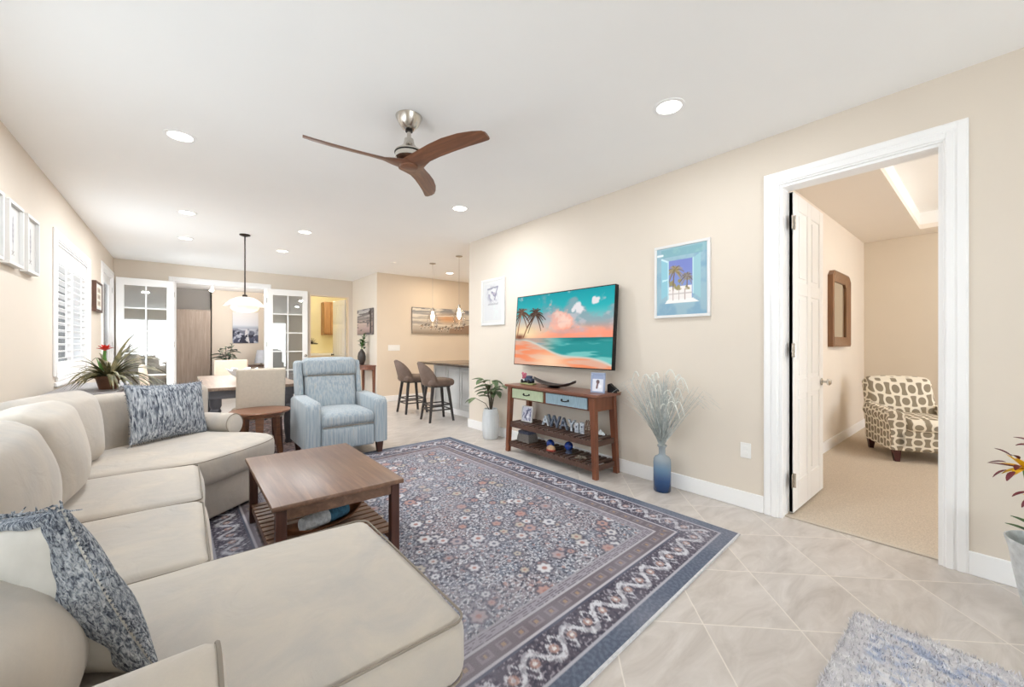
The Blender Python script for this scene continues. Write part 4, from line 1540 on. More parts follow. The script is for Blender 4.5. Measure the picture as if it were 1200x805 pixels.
# ------------------------------------------------------------------ ceiling fan
def ceiling_fan():
    o = thing('ceiling_fan', 'three-bladed walnut ceiling fan with brushed nickel motor', 'ceiling fan', (1.175, 2.52, 0))
    MB().lathe([(0.0, CEIL), (0.088, CEIL), (0.086, CEIL - .008), (0.066, CEIL - .05), (0.045, CEIL - .078), (0.030, CEIL - .085), (0, CEIL - .086)], n=36).build('canopy', M_chrome, o)
    MB().cyl((0, 0), 0.024, CEIL - .100, CEIL - .084, 20).build('collar', M_chrome_dark, o)
    MB().cyl((0, 0), 0.0135, 2.58, CEIL - .08, 16).build('downrod', M_chrome, o)
    MB().lathe([(0.018, 2.655), (0.030, 2.65), (0.036, 2.615), (0.062, 2.585), (0.090, 2.567), (0.092, 2.556)], n=36).build('motor_housing', M_chrome, o)
    MB().lathe([(0.094, 2.556), (0.096, 2.552), (0.094, 2.547)], n=36).build('seam_band', M_chrome_dark, o)
    MB().lathe([(0.091, 2.547), (0.088, 2.52), (0.07, 2.505), (0.0, 2.50)], n=36).build('motor_skirt', M_chrome, o)
    MB().lathe([(0.0, 2.452), (0.052, 2.452), (0.060, 2.458), (0.062, 2.468)], n=36).build('hub_cap', M_walnut, o)
    for k in range(3):
        a0 = math.radians(169 + 120 * k)
        rings = []
        for r_, wl, wt, pitch, zz, sweep in ((0.0, .078, .078, 2, 2.478, 0), (0.05, .084, .084, 4, 2.478, 0), (0.10, .062, .078, 9, 2.482, .004), (0.16, .046, .070, 15, 2.488, .010), (0.25, .046, .070, 18, 2.495, .016), (0.36, .050, .070, 18, 2.501, .020), (0.48, .052, .062, 17, 2.506, .018), (0.57, .050, .050, 16, 2.508, .008), (0.625, .044, .038, 15, 2.509, -.002), (0.637, .034, .028, 15, 2.509, -.006)):
            pt = math.radians(pitch) * FAN_SIGN
            sec = []
            th_ = 0.0085 if r_ > .12 else 0.018
            for w_, t_ in ((-wl, 0), (-wl * .7, th_ * .7), (0, th_), (wt * .7, th_ * .7), (wt, 0), (wt * .7, -th_ * .5), (0, -th_ * .6), (-wl * .7, -th_ * .5)):
                yy = -sweep - w_ * math.cos(pt) - t_ * math.sin(pt)
                z_ = zz - w_ * math.sin(pt) + t_ * math.cos(pt)
                sec.append((r_, yy, z_))
            rings.append(sec)
        b = MB().loft(rings).build('blade', M_walnut, o, 50)
        b.rotation_euler = (0, 0, a0)


FAN_SIGN = -1
ceiling_fan()

# ------------------------------------------------------------------ television
def tv():
    o = thing('television', 'large flat television showing a sunset beach, hung above the console', 'television', (3.250, 3.105, 1.43))
    o.rotation_euler = (0, math.radians(4.2), 0)
    W, H = 0.745, 0.425
    MB().box(-0.012, 0.035, -W, W, -H, H, 0.003).box(0.035, 0.055, -W * .6, W * .6, -H * .7, H * .5, 0.004).build('panel_body', M_black, o)
    bz = MB()
    for y0, y1, z0, z1 in ((-W, W, -H, -H + .010), (-W, W, H - .010, H), (-W, -W + .010, -H, H), (W - .010, W, -H, H)):
        bz.box(-0.016, -0.010, y0, y1, z0, z1)
    bz.build('bezel', M_chrome_dark, o)
    MB().box(0.055, 0.085, -.12, .12, -.1, .1, 0.003).build('wall_bracket', M_black, o)
    P = Paint(300, 172, (0, 0, 0), 1.75)
    st_ = 1 / 172
    nrm_ = lambda q: .5 + .17 * (q - q.mean()) / q.std()
    n = nrm_(vnoise(300, 172, 5, 4, 12, 6))
    n2 = nrm_(vnoise(300, 172, 9, 7, 15, 5))
    n3 = vnoise(300, 172, 3, 16, 21, 4)
    fine_ = nrm_(vnoise(300, 172, 16, 12, 17, 4))
    u, v = P.u, P.v
    P.vgrad([(0, (240, 140, 104)), (.38, (255, 160, 128)), (.47, (252, 170, 146)), (.60, (150, 206, 206)), (.78, (46, 182, 188)), (1, (10, 160, 170))])
    hz = 0.385
    sky = (v > hz) * 1.0
    diag = v - (.50 + .22 * u)                      # the cloud bank climbs to the right
    bank = np.exp(-(diag / .17) ** 2)
    P.mixin(sky * sstep(.30, .62, bank * .55 + (n - .5) * 1.3 + .10) * .85, (148, 168, 176))
    P.mixin(sky * sstep(.50, .72, bank * .5 + (n2 - .5) * 1.2 + .22) * .8, (198, 196, 202))
    puff = np.exp(-(((u - .52) / .13) ** 2 + ((v - .60) / .15) ** 2))
    P.mixin(sky * sstep(.35, .75, puff + (fine_ - .5) * .9 + (n2 - .5) * .5), (252, 186, 168))
    P.mixin(sky * sstep(.65, 1.0, puff + (fine_ - .5) * 1.2), (255, 214, 196))
    P.mixin(sky * np.exp(-(((u - .25) / .17) ** 2 + ((v - .72) / .14) ** 2)) * sstep(.35, .6, n2) * .8, (150, 156, 164))
    for cu_, cv_, r_ in ((.67, .78, .055), (.70, .72, .05), (.84, .84, .045), (.64, .74, .03)):
        P.mixin(sky * sstep(.45, .75, np.exp(-(((u - cu_) * 1.6 / r_) ** 2 + ((v - cv_) / r_) ** 2) * .5) + (fine_ - .5) * .9), (236, 232, 234))
    P.mixin(sky * sstep(.62, .42, v) * (.35 + .65 * sstep(.40, .6, n)) * .8, (255, 156, 126))
    P.mixin(sky * sstep(.55, .65, n3) * sstep(.66, .48, v) * .5, (214, 170, 170))
    P.mixin(sky * np.exp(-((u - .10) ** 2 * 18 + (v - .46) ** 2 * 50)), (255, 230, 180))
    sea = (v <= hz) * 1.0
    shore = .36 - .33 * u + .035 * np.sin(u * 9)
    water = sea * sstep(-.004, .012, v - shore)
    P.mixin(water, (40, 150, 150))
    P.mixin(water * sstep(.45, .62, n3) * .9, (128, 204, 198))
    P.mixin(water * sstep(.30, .385, v) * sstep(.35, .65, u) * .85, (8, 112, 114))
    P.mixin(water * sstep(.55, .25, u) * .8, (226, 168, 150))
    P.mixin(water * sstep(.56, .68, n3) * sstep(.5, .2, u), (120, 160, 172))
    wet = sea * (1 - sstep(-.004, .012, v - shore))
    P.mixin(wet, (246, 144, 100))
    P.mixin(wet * sstep(.44, .6, n3) * .8, (226, 184, 164))
    P.mixin(wet * np.exp(-((u - .42) ** 2 * 30 + (v - .06) ** 2 * 60)), (255, 214, 176))
    P.mixin(sea * np.exp(-((v - shore) / .016) ** 2) * .8, (206, 222, 214))
    P.palm((.10, .40), (.235, .73), .20, (66, 44, 32), (150, 96, 70), 3, 15, .011)
    P.palm((.02, .40), (.06, .76), .19, (92, 62, 44), (170, 110, 80), 5, 13, .011)
    P.mixin(1.0 * (np.exp(-((P.u - .05) ** 2 * 300 + (P.v - .40) ** 2 * 700))), (120, 70, 50))
    P.mesh('screen', (-0.0165, W - .010, -H + .010), (0, -2 * W + .020, 0), (0, 0, 2 * H - .020), M_screen, o)


tv()


# ------------------------------------------------------------------ framed pictures
def picture(name, label, P, center, face, w, h, frame_w, frame_m, depth=0.028, matw=0.0, inset=0.006, mat_m=None, group=None, glaze=False, cat='picture'):
    """face: 'x-' (hangs on a wall facing -x), 'x+', 'y-'. w,h outer size; back against the wall at center"""
    rz = {'x-': -PI / 2, 'x+': PI / 2, 'y-': 0.0}[face]     # local: faces -y
    o = thing(name, label, cat, center, rz, group)
    x, z = w / 2, h / 2
    if frame_w:
        f = MB()
        for x0, x1, z0, z1 in ((-x, x, -z, -z + frame_w), (-x, x, z - frame_w, z), (-x, -x + frame_w, -z + frame_w, z - frame_w), (x - frame_w, x, -z + frame_w, z - frame_w)):
            f.box(x0, x1, -depth, 0, z0, z1, 0.002)
        f.build('frame', frame_m, o)
        MB().box(-x + frame_w, x - frame_w, -depth + inset + .002, -.001, -z + frame_w, z - frame_w).build('mat_board', mat_m or M_matboard, o)
        q = frame_w + matw
        yy = -depth + inset + .001
    else:
        MB().box(-x, x, -depth, 0, -z, z, 0.002).build('canvas_body', frame_m, o)
        q, yy = 0.001, -depth - .0008
    P.mesh('print', (-x + q, yy, -z + q), (2 * (x - q), 0, 0), (0, 0, 2 * (z - q)), M_paint, o)
    if glaze:
        MB().box(-x + frame_w, x - frame_w, -depth + .002, -depth + .004, -z + frame_w, z - frame_w).build('glazing', M_glass, o)
    return o


# window-with-palms print right of the television
P = Paint(90, 120, (150, 180, 192), .76)
nn = vnoise(90, 120, 5, 6, 40, 4)
P.mixin(sstep(.35, .7, nn) * .7, (118, 156, 182))
P.rect(.10, .92, .86, .98, (126, 168, 178))
P.mixin((P.v > .88) * sstep(.4, .6, nn) * .5, (150, 190, 184))
P.rect(.24, .72, .22, .80, (126, 146, 198))
P.mixin(((P.u > .24) & (P.u < .72) & (P.v > .22) & (P.v < .8)) * sstep(.35, .75, P.v) * .6, (112, 118, 188))
P.rect(.25, .71, .22, .42, (232, 226, 222))
P.mixin(((P.u > .26) & (P.u < .70) & (P.v > .36) & (P.v < .52)) * sstep(.45, .55, vnoise(90, 120, 14, 14, 44, 2)), (150, 140, 96))
P.palm((.34, .36), (.37, .66), .15, (128, 112, 78), (120, 100, 84), 6, 14, .010)
P.palm((.62, .38), (.62, .56), .11, (110, 100, 92), (120, 100, 84), 9, 11, .009)
P.poly([(.10, .24), (.24, .30), (.24, .78), (.10, .84)], (140, 190, 204))
P.poly([(.12, .50), (.24, .52), (.24, .54), (.12, .53)], (190, 220, 226))
P.stroke([(.11, .84), (.24, .79)], .012, (206, 228, 232))
P.stroke([(.24, .79), (.24, .24)], .008, (186, 216, 224))
P.poly([(.74, .30), (.88, .22), (.88, .86), (.74, .80)], (150, 190, 198))
P.stroke([(.74, .30), (.74, .80)], .008, (190, 216, 220))
P.poly([(.16, .17), (.86, .17), (.74, .23), (.24, .23)], (236, 234, 230))
for uu in (.34, .46, .58):
    P.stroke([(uu, .22), (uu, .37)], .006, (180, 160, 150))
P.stroke([(.25, .31), (.71, .31)], .008, (190, 180, 176))
P.stroke([(.02, .90), (.12, .90)], .016, (236, 240, 240))
picture('framed_picture', 'white-framed print of palms through a blue window, right of the television', P, (XR - .001, 1.735, 1.82), 'x-', 0.50, 0.645, 0.024, M_frame_white, .026)

# pale print left of the television
P = Paint(80, 110, (206, 206, 206), .8)
nn = vnoise(80, 110, 9, 12, 50, 3)
m_ = np.exp(-(((P.u - .50) / .26) ** 2 + ((P.v - .70) / .20) ** 2) ** 1.5)
P.mixin(m_ * sstep(.36, .55, nn), (118, 116, 138))
P.mixin(m_ * sstep(.55, .68, vnoise(80, 110, 12, 14, 53, 2)), (166, 158, 172))
P.stroke([(.22, .86), (.80, .90)], .022, (140, 140, 152))
P.stroke([(.80, .90), (.70, .74), (.62, .56)], .02, (132, 128, 146))
P.disc(.56, .82, .05, (238, 238, 236), .02)
for i, uu in enumerate(np.linspace(.24, .78, 12)):
    P.stroke([(uu, .425), (uu + .02, .445 + .01 * (i % 3))], .010, (146, 146, 150))
P.stroke([(.34, .31), (.62, .315)], .006, (196, 196, 200))
P.mixin((P.v < .42) * (P.u > .55) * sstep(.3, .8, nn) * .3, (206, 222, 214))
picture('framed_picture', 'narrow white-framed grey botanical print left of the television', P, (XR - .001, 4.47, 1.85), 'x-', 0.54, 0.65, 0.03, M_frame_white, .024, 0.04)


# sandpipers at the shore, wide canvas on the kitchen wall
P = Paint(150, 60, (170, 164, 156), 2.5)
nn = vnoise(150, 60, 4, 20, 60, 4)
P.vgrad([(0, (150, 134, 118)), (.2, (186, 174, 160)), (.45, (196, 186, 172)), (.75, (176, 172, 166)), (.9, (140, 140, 142)), (1, (112, 114, 120))])
P.mixin(sstep(.5, .6, nn) * (P.v > .3), (216, 208, 196))
P.mixin(sstep(.40, .30, nn) * (P.v > .3) * .7, (140, 138, 138))
P.mixin(np.exp(-(((P.u - .60) / .22) ** 2 + ((P.v - .60) / .16) ** 2)), (206, 156, 116))
P.mixin(((P.u > .62) & (P.v < .20 + (P.u - .62) * .5)) * .9, (150, 124, 104))
P.stroke([(.0, .72), (.45, .70), (1, .78)], .018, (222, 214, 204))
rb = random.Random(5)
for i in range(14):
    bx, by = .14 + i * .058 + rb.uniform(-.012, .012), .20 + rb.uniform(-.05, .12) + (.06 if i > 9 else 0)
    cc = (84, 74, 66) if i % 3 else (150, 112, 76)
    P.disc(bx, by, .045, cc, .012, .8)
    P.disc(bx + .016, by + .055, .024, (98, 88, 80), .008)
    P.stroke([(bx + .016, by + .055), (bx + .032, by + .04)], .008, (60, 52, 48))
    P.stroke([(bx, by - .03), (bx - .004, by - .11)], .007, (60, 52, 48))
    P.disc(bx - .004, by - .02, .022, (228, 222, 214), .008)
picture('canvas_picture', 'wide beach canvas of shorebirds in surf on the tan kitchen wall', P, (4.78, YK - .005, 1.80), 'y-', 1.56, 0.60, 0, mat('canvas_edge', (120, 108, 96), .8), .035)

# grey pier canvas on the hall return wall
P = Paint(60, 60, (170, 160, 154), 1.2)
nn = vnoise(60, 60, 3, 16, 70, 4)
P.vgrad([(0, (136, 116, 112)), (.25, (176, 152, 148)), (.5, (196, 176, 168)), (.62, (120, 112, 112)), (.8, (204, 196, 190)), (1, (150, 148, 152))])
P.mixin(sstep(.54, .62, nn), (100, 94, 96))
P.stroke([(.05, .72), (.95, .80)], .03, (110, 104, 106))
P.rect(.84, .96, .05, .95, (60, 52, 54))
P.stroke([(.05, .50), (.95, .46)], .02, (92, 84, 86))
P.disc(.82, .84, .07, (44, 40, 42), .02)
picture('canvas_picture', 'grey pier canvas on the narrow wall above the hall table', P, (3.199, 9.10, 1.76), 'x-', 0.98, 0.58, 0, mat('canvas_edge_dark', (110, 102, 100), .8), .035)

# three white shadow-box frames of feathers on the left wall
for i, (yy, lab) in enumerate(((4.90, 'white shadow-box frame with grey feather, nearest the shuttered window'), (4.48, 'white shadow-box frame with grey feather, middle of three on the left wall'), (4.055, 'white shadow-box frame cut off by the left edge of the picture'))):
    P = Paint(50, 80, (212, 211, 208), .62)
    P.stroke([(.5, .16), (.49, .5), (.5, .86)], .014, (128, 124, 126))
    for k in range(16):
        v0 = .24 + k * .036
        w_ = .10 * math.sin(PI * (k + 1) / 18)
        for s in (-1, 1):
            P.stroke([(.5, v0), (.5 + s * w_, v0 + .05)], .008, (160, 158, 163) if k % 3 else (124, 124, 134))
    P.stroke([(.40, .10), (.60, .18)], .010, (140, 134, 130))
    P.stroke([(.60, .10), (.40, .18)], .010, (140, 134, 130))
    picture('shadow_box_frame', lab, P, (XL + .001, yy, 2.05), 'x+', 0.32, 0.45, 0.022, M_frame_white, .045, 0.02, .02, group='white feather shadow boxes')
# dark framed multi-photo beyond the window
P = Paint(40, 60, (228, 222, 212), .7)
for r0 in (.68, .38, .08):
    P.rect(.18, .82, r0, r0 + .24, (186, 172, 156))
    P.disc(.5, r0 + .12, .07, (120, 104, 92), .02)
picture('framed_picture', 'narrow dark-sided framed collage between the shuttered window and the side door', P, (XL + .001, 8.12, 1.93), 'x+', 0.56, 0.42, 0.03, mat('dark_walnut_frame', (88, 60, 48), .5), .045, 0.03)
# den picture
P = Paint(60, 84, (190, 196, 206), .7)
P.vgrad([(0, (52, 56, 78)), (.2, (74, 78, 98)), (.44, (120, 122, 136)), (.50, (170, 178, 192)), (.58, (212, 214, 220)), (1, (226, 222, 220))])
nn = vnoise(60, 84, 6, 10, 80, 4)
P.mixin((P.v < .48) * sstep(.5, .62, nn), (180, 184, 196))
P.poly([(.42, .0), (.66, .0), (.56, .44), (.50, .44)], (206, 204, 206))
P.mixin((P.v < .40) * sstep(.55, .65, vnoise(60, 84, 8, 8, 85, 3)), (34, 36, 54))
picture('canvas_picture', 'blue-grey dune path canvas on the den wall past the french doors', P, (1.42, 14.199, 1.74), 'y-', 0.64, 0.92, 0, M_matboard, .03)

# ------------------------------------------------------------------ console table and what stands on it
CX, CY = 3.125, 3.02
cn = thing('console_table', 'brown wooden console table with green and blue drawers under the television', 'console table', (CX, CY, 0))
HX, HY, HZ = 0.175, 0.655, 0.79
MB().box(-HX - .01, HX + .01, -HY - .03, HY + .03, HZ - .028, HZ, 0.004).build('tabletop', M_console_top, cn)
bd = MB().box(-HX + .03, HX - .01, -HY + .02, HY - .02, HZ - .165, HZ - .028, 0.002)
bd.build('drawer_case', M_console, cn)
for sx in (-1, 1):
    for sy in (-1, 1):
        MB().bar((sx * (HX - .015), sy * (HY - .005), 0), (sx * (HX - .03), sy * (HY - .045), HZ - .028), .042, .046, .05, .062).build('leg', M_console, cn)
M_green = mat('sage_green_paint', (186, 198, 164), 0.6, var=0.06, vscale=14, stretch=(1, 6, 1))
M_bluep = mat('distressed_blue_paint', (150, 174, 186), 0.6, var=0.09, vscale=14, stretch=(1, 6, 1))
for (y0, y1, m_, lb) in ((0.065, 0.575, M_green, 'sage green drawer'), (-0.545, 0.015, M_bluep, 'blue drawer')):
    dr = MB().box(-HX + .014, -HX + .034, y0, y1, HZ - .152, HZ - .043, 0.003).build('drawer', m_, cn, label=lb)
    yc = (y0 + y1) / 2
    hd = MB()
    hd.tube([(-HX + .014, yc - .045, HZ - .092), (-HX - .004, yc - .042, HZ - .096), (-HX - .010, yc - .02, HZ - .102), (-HX - .010, yc + .02, HZ - .102), (-HX - .004, yc + .042, HZ - .096), (-HX + .014, yc + .045, HZ - .092)], .0055, 8)
    hd.box(-HX + .008, -HX + .014, yc - .056, yc - .034, HZ - .102, HZ - .082, .002).box(-HX + .008, -HX + .014, yc + .034, yc + .056, HZ - .102, HZ - .082, .002)
    hd.build('handle', M_black, dr)
for z in (0.345, 0.115):
    s = MB()
    for sx in (-1, 1):
        s.box(sx * (HX - .02) - .012, sx * (HX - .02) + .012, -HY + .02, HY - .02, z - .05, z, .002)
    for sy in (-1, 1):
        s.box(-HX + .02, HX - .02, sy * (HY - .02) - .012, sy * (HY - .02) + .012, z - .05, z, .002)
    n = 17
    for i in range(n):
        y = -HY + .07 + i * (2 * HY - .14) / (n - 1)
        s.box(-HX + .012, HX - .012, y - .022, y + .022, z, z + .012, .002)
    s.build('slatted_shelf', M_console_slat, cn)
ZT, ZM, ZB = 0.7905, 0.3575, 0.1275

# driftwood-coloured boat bowl on top
bw = thing('boat_bowl', 'long dark pewter boat-shaped bowl on the console top', 'bowl', (3.11, 3.06, ZT))
rings = []
for t in np.linspace(-1, 1, 17):
    ww = 0.075 * (1 - abs(t) ** 2.6) + .006
    zz = 0.012 + 0.062 * abs(t) ** 2.6
    rings.append([(a * ww, t * 0.32, zz + .022 * a * a) for a in (-1, -.5, 0, .5, 1)] + [(a * ww * .9, t * 0.315, zz + .010 + .016 * a * a) for a in (1, .5, 0, -.5, -1)])
MB().loft(rings).build('bowl_body', mat('pewter', (104, 100, 98), .35, .7, var=.12), bw)
MB().lathe([(0.055, 0), (0.05, .006), (0.03, .016)], n=20, squash=(1, 1.6)).build('foot', M_black, bw)


def photo_stand(name, label, loc, rz, w, h, P, fm, lean=0.10, fw=0.016, cat='photo frame'):
    o = thing(name, label, cat, loc, 0)
    o.rotation_euler = (Matrix.Rotation(rz, 4, 'Z') @ Matrix.Rotation(-lean, 4, 'X')).to_euler()
    f = MB()
    for x0, x1, z0, z1 in ((-w / 2, w / 2, 0, fw), (-w / 2, w / 2, h - fw, h), (-w / 2, -w / 2 + fw, fw, h - fw), (w / 2 - fw, w / 2, fw, h - fw)):
        f.box(x0, x1, -.009, .009, z0, z1, .002)
    f.build('frame', fm, o)
    MB().box(-w / 2 + fw, w / 2 - fw, -.002, .008, fw, h - fw).build('backing', M_matboard, o)
    P.mesh('photo', (-w / 2 + fw, -.003, fw), (w - 2 * fw, 0, 0), (0, 0, h - 2 * fw), M_paint, o)
    MB().loft([[(-.02, .009, h * .6), (.02, .009, h * .6), (.02, .013, h * .6), (-.02, .013, h * .6)], [(-.02, .075, .012), (.02, .075, .012), (.02, .079, .012), (-.02, .079, .012)]]).build('easel_back', fm, o)
    return o


P = Paint(40, 50, (222, 224, 232), .8)
P.rect(0, 1, .72, 1, (150, 162, 190))
P.disc(.5, .56, .12, (96, 78, 84), .03)
P.stroke([(.5, .52), (.42, .20)], .06, (112, 84, 84))
P.disc(.72, .3, .10, (240, 240, 244), .02)
photo_stand('photo_frame', 'blue and white photo frame at the right end of the console top', (3.10, 2.455, ZT), -PI / 2 + .25, 0.145, 0.195, P, mat('pale_blue_frame', (160, 172, 198), .5))
P = Paint(40, 50, (214, 214, 226), .8)
P.mixin(sstep(.5, .6, vnoise(40, 50, 6, 6, 90, 3)), (120, 122, 150))
P.stroke([(.3, .2), (.6, .8)], .06, (104, 106, 132))
P.disc(.6, .3, .10, (240, 240, 246), .03)
photo_stand('photo_frame', 'white photo frame on the middle console shelf under the green drawer', (3.08, 3.47, ZM), -PI / 2 + .1, 0.165, 0.185, P, M_frame_white, .12, .014)

# small colourful sign ornament on the left end
M_navy = mat('navy_paint', (72, 82, 108), .6, var=.1)
M_olive = mat('olive_paint', (166, 172, 120), .6, var=.1)
M_pink = mat('dusty_pink_paint', (182, 96, 116), .6, var=.1)
og_scale = 1.25
og = thing('truck_ornament', 'small blue and pink vintage truck ornament on a green base, left on the console', 'ornament', (3.12, 3.50, ZT), PI / 2)
MB().box(-.105, .085, -.03, .03, 0, .014, .003).build('base', M_olive, og)
MB().box(-.085, .02, -.028, .028, .03, .058, .006).box(-.06, .0, -.026, .026, .056, .082, .008).build('truck_body', M_navy, og)
MB().box(.02, .08, -.028, .028, .03, .05, .004).build('truck_bed', M_ceramic, og)
for x_ in (-.055, .05):
    MB().lathe([(0, -.032), (.018, -.032), (.018, .032), (0, .032)], n=14, M=Matrix.Translation((x_, 0, .030)) @ Matrix.Rotation(PI / 2, 4, 'X')).build('wheel', M_black, og)
og.scale = (1.15, 1.15, og_scale)
fl = MB()
for dx, dz, r_ in ((.035, .07, .018), (.055, .085, .020), (.06, .06, .016), (.03, .095, .015), (.07, .10, .014)):
    fl.lathe([(0, -r_), (r_ * .8, -r_ * .5), (r_, 0), (r_ * .8, r_ * .5), (0, r_)], (dx, 0, dz), 10)
fl.build('flowers', M_pink, og)
# black wedge box at the right back corner
rt = thing('remote_caddy', 'black angled caddy hanging over the right end of the console top', 'caddy', (3.255, 2.385, ZT))
MB().prism([(-.05, 0), (.05, 0), (.05, .075), (.03, .085), (-.05, .02)], -.028, .028, Matrix.Rotation(PI / 2, 4, 'X') @ Matrix.Rotation(0, 4, 'Z')).build('holder', M_black, rt).rotation_euler = (0, 0, PI / 2 + .2)
MB().box(-.015, .02, -.085, .03, .0, .012, .003).build('flat_remote', mat('tan_leather', (150, 128, 106), .6), rt)

# letters on the middle shelf
M_letter = mat('patterned_letter', (128, 138, 152), .6, var=.25, vscale=70, rgb2=(62, 70, 88))
M_letterw = mat('whitewashed_letter', (222, 226, 230), .6, var=.12, vscale=60, rgb2=(150, 162, 176))
for ch, yy, hh_, m_, lab in (('A', 3.19, .11, M_letterw, 'white letter A block, leftmost on the middle console shelf'), ('W', 3.06, .13, M_letter, 'grey patterned letter W block on the middle console shelf'),
                             ('A', 2.915, .125, M_letter, 'grey patterned letter A block between the W and Y on the shelf'), ('Y', 2.805, .12, M_letterw, 'pale letter Y block on the middle console shelf')):
    cu = bpy.data.curves.new('letter', 'FONT')
    cu.body = ch
    cu.size = hh_ / 0.72
    cu.extrude = 0.011
    cu.bevel_depth = 0.002
    cu.align_x = 'CENTER'
    tmp = bpy.data.objects.new('tmp', cu)
    COL.objects.link(tmp)
    dg = bpy.context.evaluated_depsgraph_get()
    me = bpy.data.meshes.new_from_object(tmp.evaluated_get(dg))
    bpy.data.objects.remove(tmp)
    me.materials.clear()
    o = link_mesh('letter_block', me, m_, None, 30)
    o.rotation_euler = (PI / 2, 0, -PI / 2)
    o.location = (3.12, yy, ZM + .003)
    tag(o, lab, 'letter', 'letter blocks on the console')
for k, (yy, hh_) in enumerate(((2.725, .10), (2.655, .115))):
    o = thing('dotted_tile', ('white dotted ornament tile right of the letter Y' if k == 0 else 'white dotted ornament tile at the right end of the letter row'), 'ornament', (3.11, yy, ZM), -PI / 2, 'white dotted tiles')
    MB().box(-.028, .028, -.01, .01, 0, hh_, .003).build('tile_body', M_letterw, o)
    MB().lathe([(0, 0), (.009, 0), (.009, .003), (0, .003)], n=12, M=Matrix.Translation((0, -.01, hh_ * .6)) @ Matrix.Rotation(PI / 2, 4, 'X')).build('dot', M_navy, o)
# twig cage ornament by the right front leg
tw = thing('twig_ornament', 'woven twig ornament at the right end of the middle console shelf', 'ornament', (3.10, 2.555, ZM))
rg = random.Random(8)
m = MB()
for i in range(9):
    a = i / 9 * 2 * PI
    m.tube([(.045 * math.cos(a), .045 * math.sin(a), 0.004), (.05 * math.cos(a + .5), .05 * math.sin(a + .5), .07), (.03 * math.cos(a + 1.1), .03 * math.sin(a + 1.1), .15)], .004, 5)
for z in (.03, .08, .13):
    m.tube([((.047 - abs(z - .06) * .1) * math.cos(a), (.047 - abs(z - .06) * .1) * math.sin(a), z) for a in np.linspace(0, 2 * PI, 14, endpoint=False)], .004, 5, closed=True)
m.build('twigs', mat('pale_twig', (138, 112, 96), .8, var=.15), tw)
sh_ = thing('shell_cluster', 'pale grey shell cluster at the right back of the middle shelf', 'ornament', (3.20, 2.50, ZM))
m = MB()
for dx, dy, r_ in ((0, 0, .03), (.03, .03, .022), (-.025, .035, .02), (.0, -.035, .02)):
    m.lathe([(0, 0), (r_, r_ * .4), (r_ * .8, r_ * 1.0), (r_ * .35, r_ * 1.6), (0, r_ * 2.0)], (dx, dy, 0), 12)
m.build('shells', M_ceramic, sh_)
# lower shelf: stacked box / book, cobalt balls, crab shell, starfish
bx = thing('storage_basket', 'grey woven box with dark lid on the lower console shelf, left', 'box', (3.11, 3.49, ZB))
MB().loft([[(x_ * s, y_ * s, z) for x_, y_ in ((-.075, -.105), (.075, -.105), (.075, .105), (-.075, .105))] for z, s in ((0, 1.0), (.045, .94), (.09, .84))]).build('box_body', mat('grey_wicker', (132, 124, 118), .85, var=.2, vscale=60, stretch=(1, 1, 6)), bx)
MB().box(-.066, .066, -.09, .09, .09, .122, .004).build('lid', mat('slate_lid', (92, 96, 116), .6, var=.2, vscale=40), bx)


def ball(r):
    return [(r * math.sin(a), -r * math.cos(a)) for a in np.linspace(0, PI, 13)]


for yy, xx, zz, lab in ((3.10, 3.10, 0.0, 'cobalt blue glass float beside the crab on the lower console shelf'), (2.83, 3.10, .028, 'cobalt blue glass float on a dark stand, right on the lower console shelf')):
    o = thing('glass_float', lab, 'ornament', (xx, yy, ZB), 0, 'cobalt glass floats')
    MB().lathe(ball(.046), (0, 0, .046 + zz), 24).build('glass_ball', M_blueglass_obj, o)
    if zz:
        MB().lathe([(.036, 0), (.034, .01), (.026, .02), (.033, .038), (.028, .036), (0.0, .022)], n=20).build('stand', M_navy, o)
cr = thing('crab_ornament', 'tan and red crab shell ornament on the lower console shelf', 'ornament', (3.03, 3.02, ZB))
m = MB().lathe([(0, 0), (.04, .004), (.052, .02), (.04, .042), (.015, .054), (0, .056)], n=18, squash=(.8, 1.1))
m.build('shell', mat('tan_shell', (214, 178, 138), .5, var=.15, vscale=40), cr)
MB().lathe([(0, 0), (.05, .001), (.047, .014), (0, .012)], n=16, squash=(.85, 1.15)).build('underside', mat('red_shell', (176, 58, 40), .5, var=.1), cr)
sf = thing('starfish', 'grey starfish lying on the lower console shelf near the right leg', 'ornament', (3.05, 2.62, ZB))
pts = []
for i in range(10):
    a = i * PI / 5
    r_ = .062 if i % 2 == 0 else .024
    pts.append((r_ * math.cos(a), r_ * math.sin(a)))
MB().slab(pts, 0, .016, .006, .01).build('star_body', mat('grey_starfish', (150, 138, 124), .8, var=.2, vscale=60), sf)

# ------------------------------------------------------------------ plants
def leaf_shape(mb, base, direction, L, W, droop=0.3, fold=0.15, n=6, up=Vector((0, 0, 1)), wave=0.0):
    """one leaf blade starting at base, growing along direction and drooping"""
    d = Vector(direction).normalized()
    s = d.cross(up)
    if s.length < 1e-3:
        s = Vector((1, 0, 0))
    s.normalize()
    p = Vector(base)
    vs_, fs = [], []
    cur = d.copy()
    for i in range(n + 1):
        t = i / n
        w_ = W * (math.sin(PI * min(1, t * .92 + .04)) ** .75) * (1 - .25 * t)
        nrm = s.cross(cur).normalized()
        lift = fold * w_ + wave * W * math.sin(t * 9)
        vs_ += [p - s * w_ / 2 + nrm * lift, p, p + s * w_ / 2 + nrm * lift]
        cur = (cur + Vector((0, 0, -droop / n))).normalized()
        p = p + cur * (L / n)
    for i in range(n):
        k = i * 3
        fs += [(k, k + 1, k + 4, k + 3), (k + 1, k + 2, k + 5, k + 4)]
    mb.faces(vs_, fs)


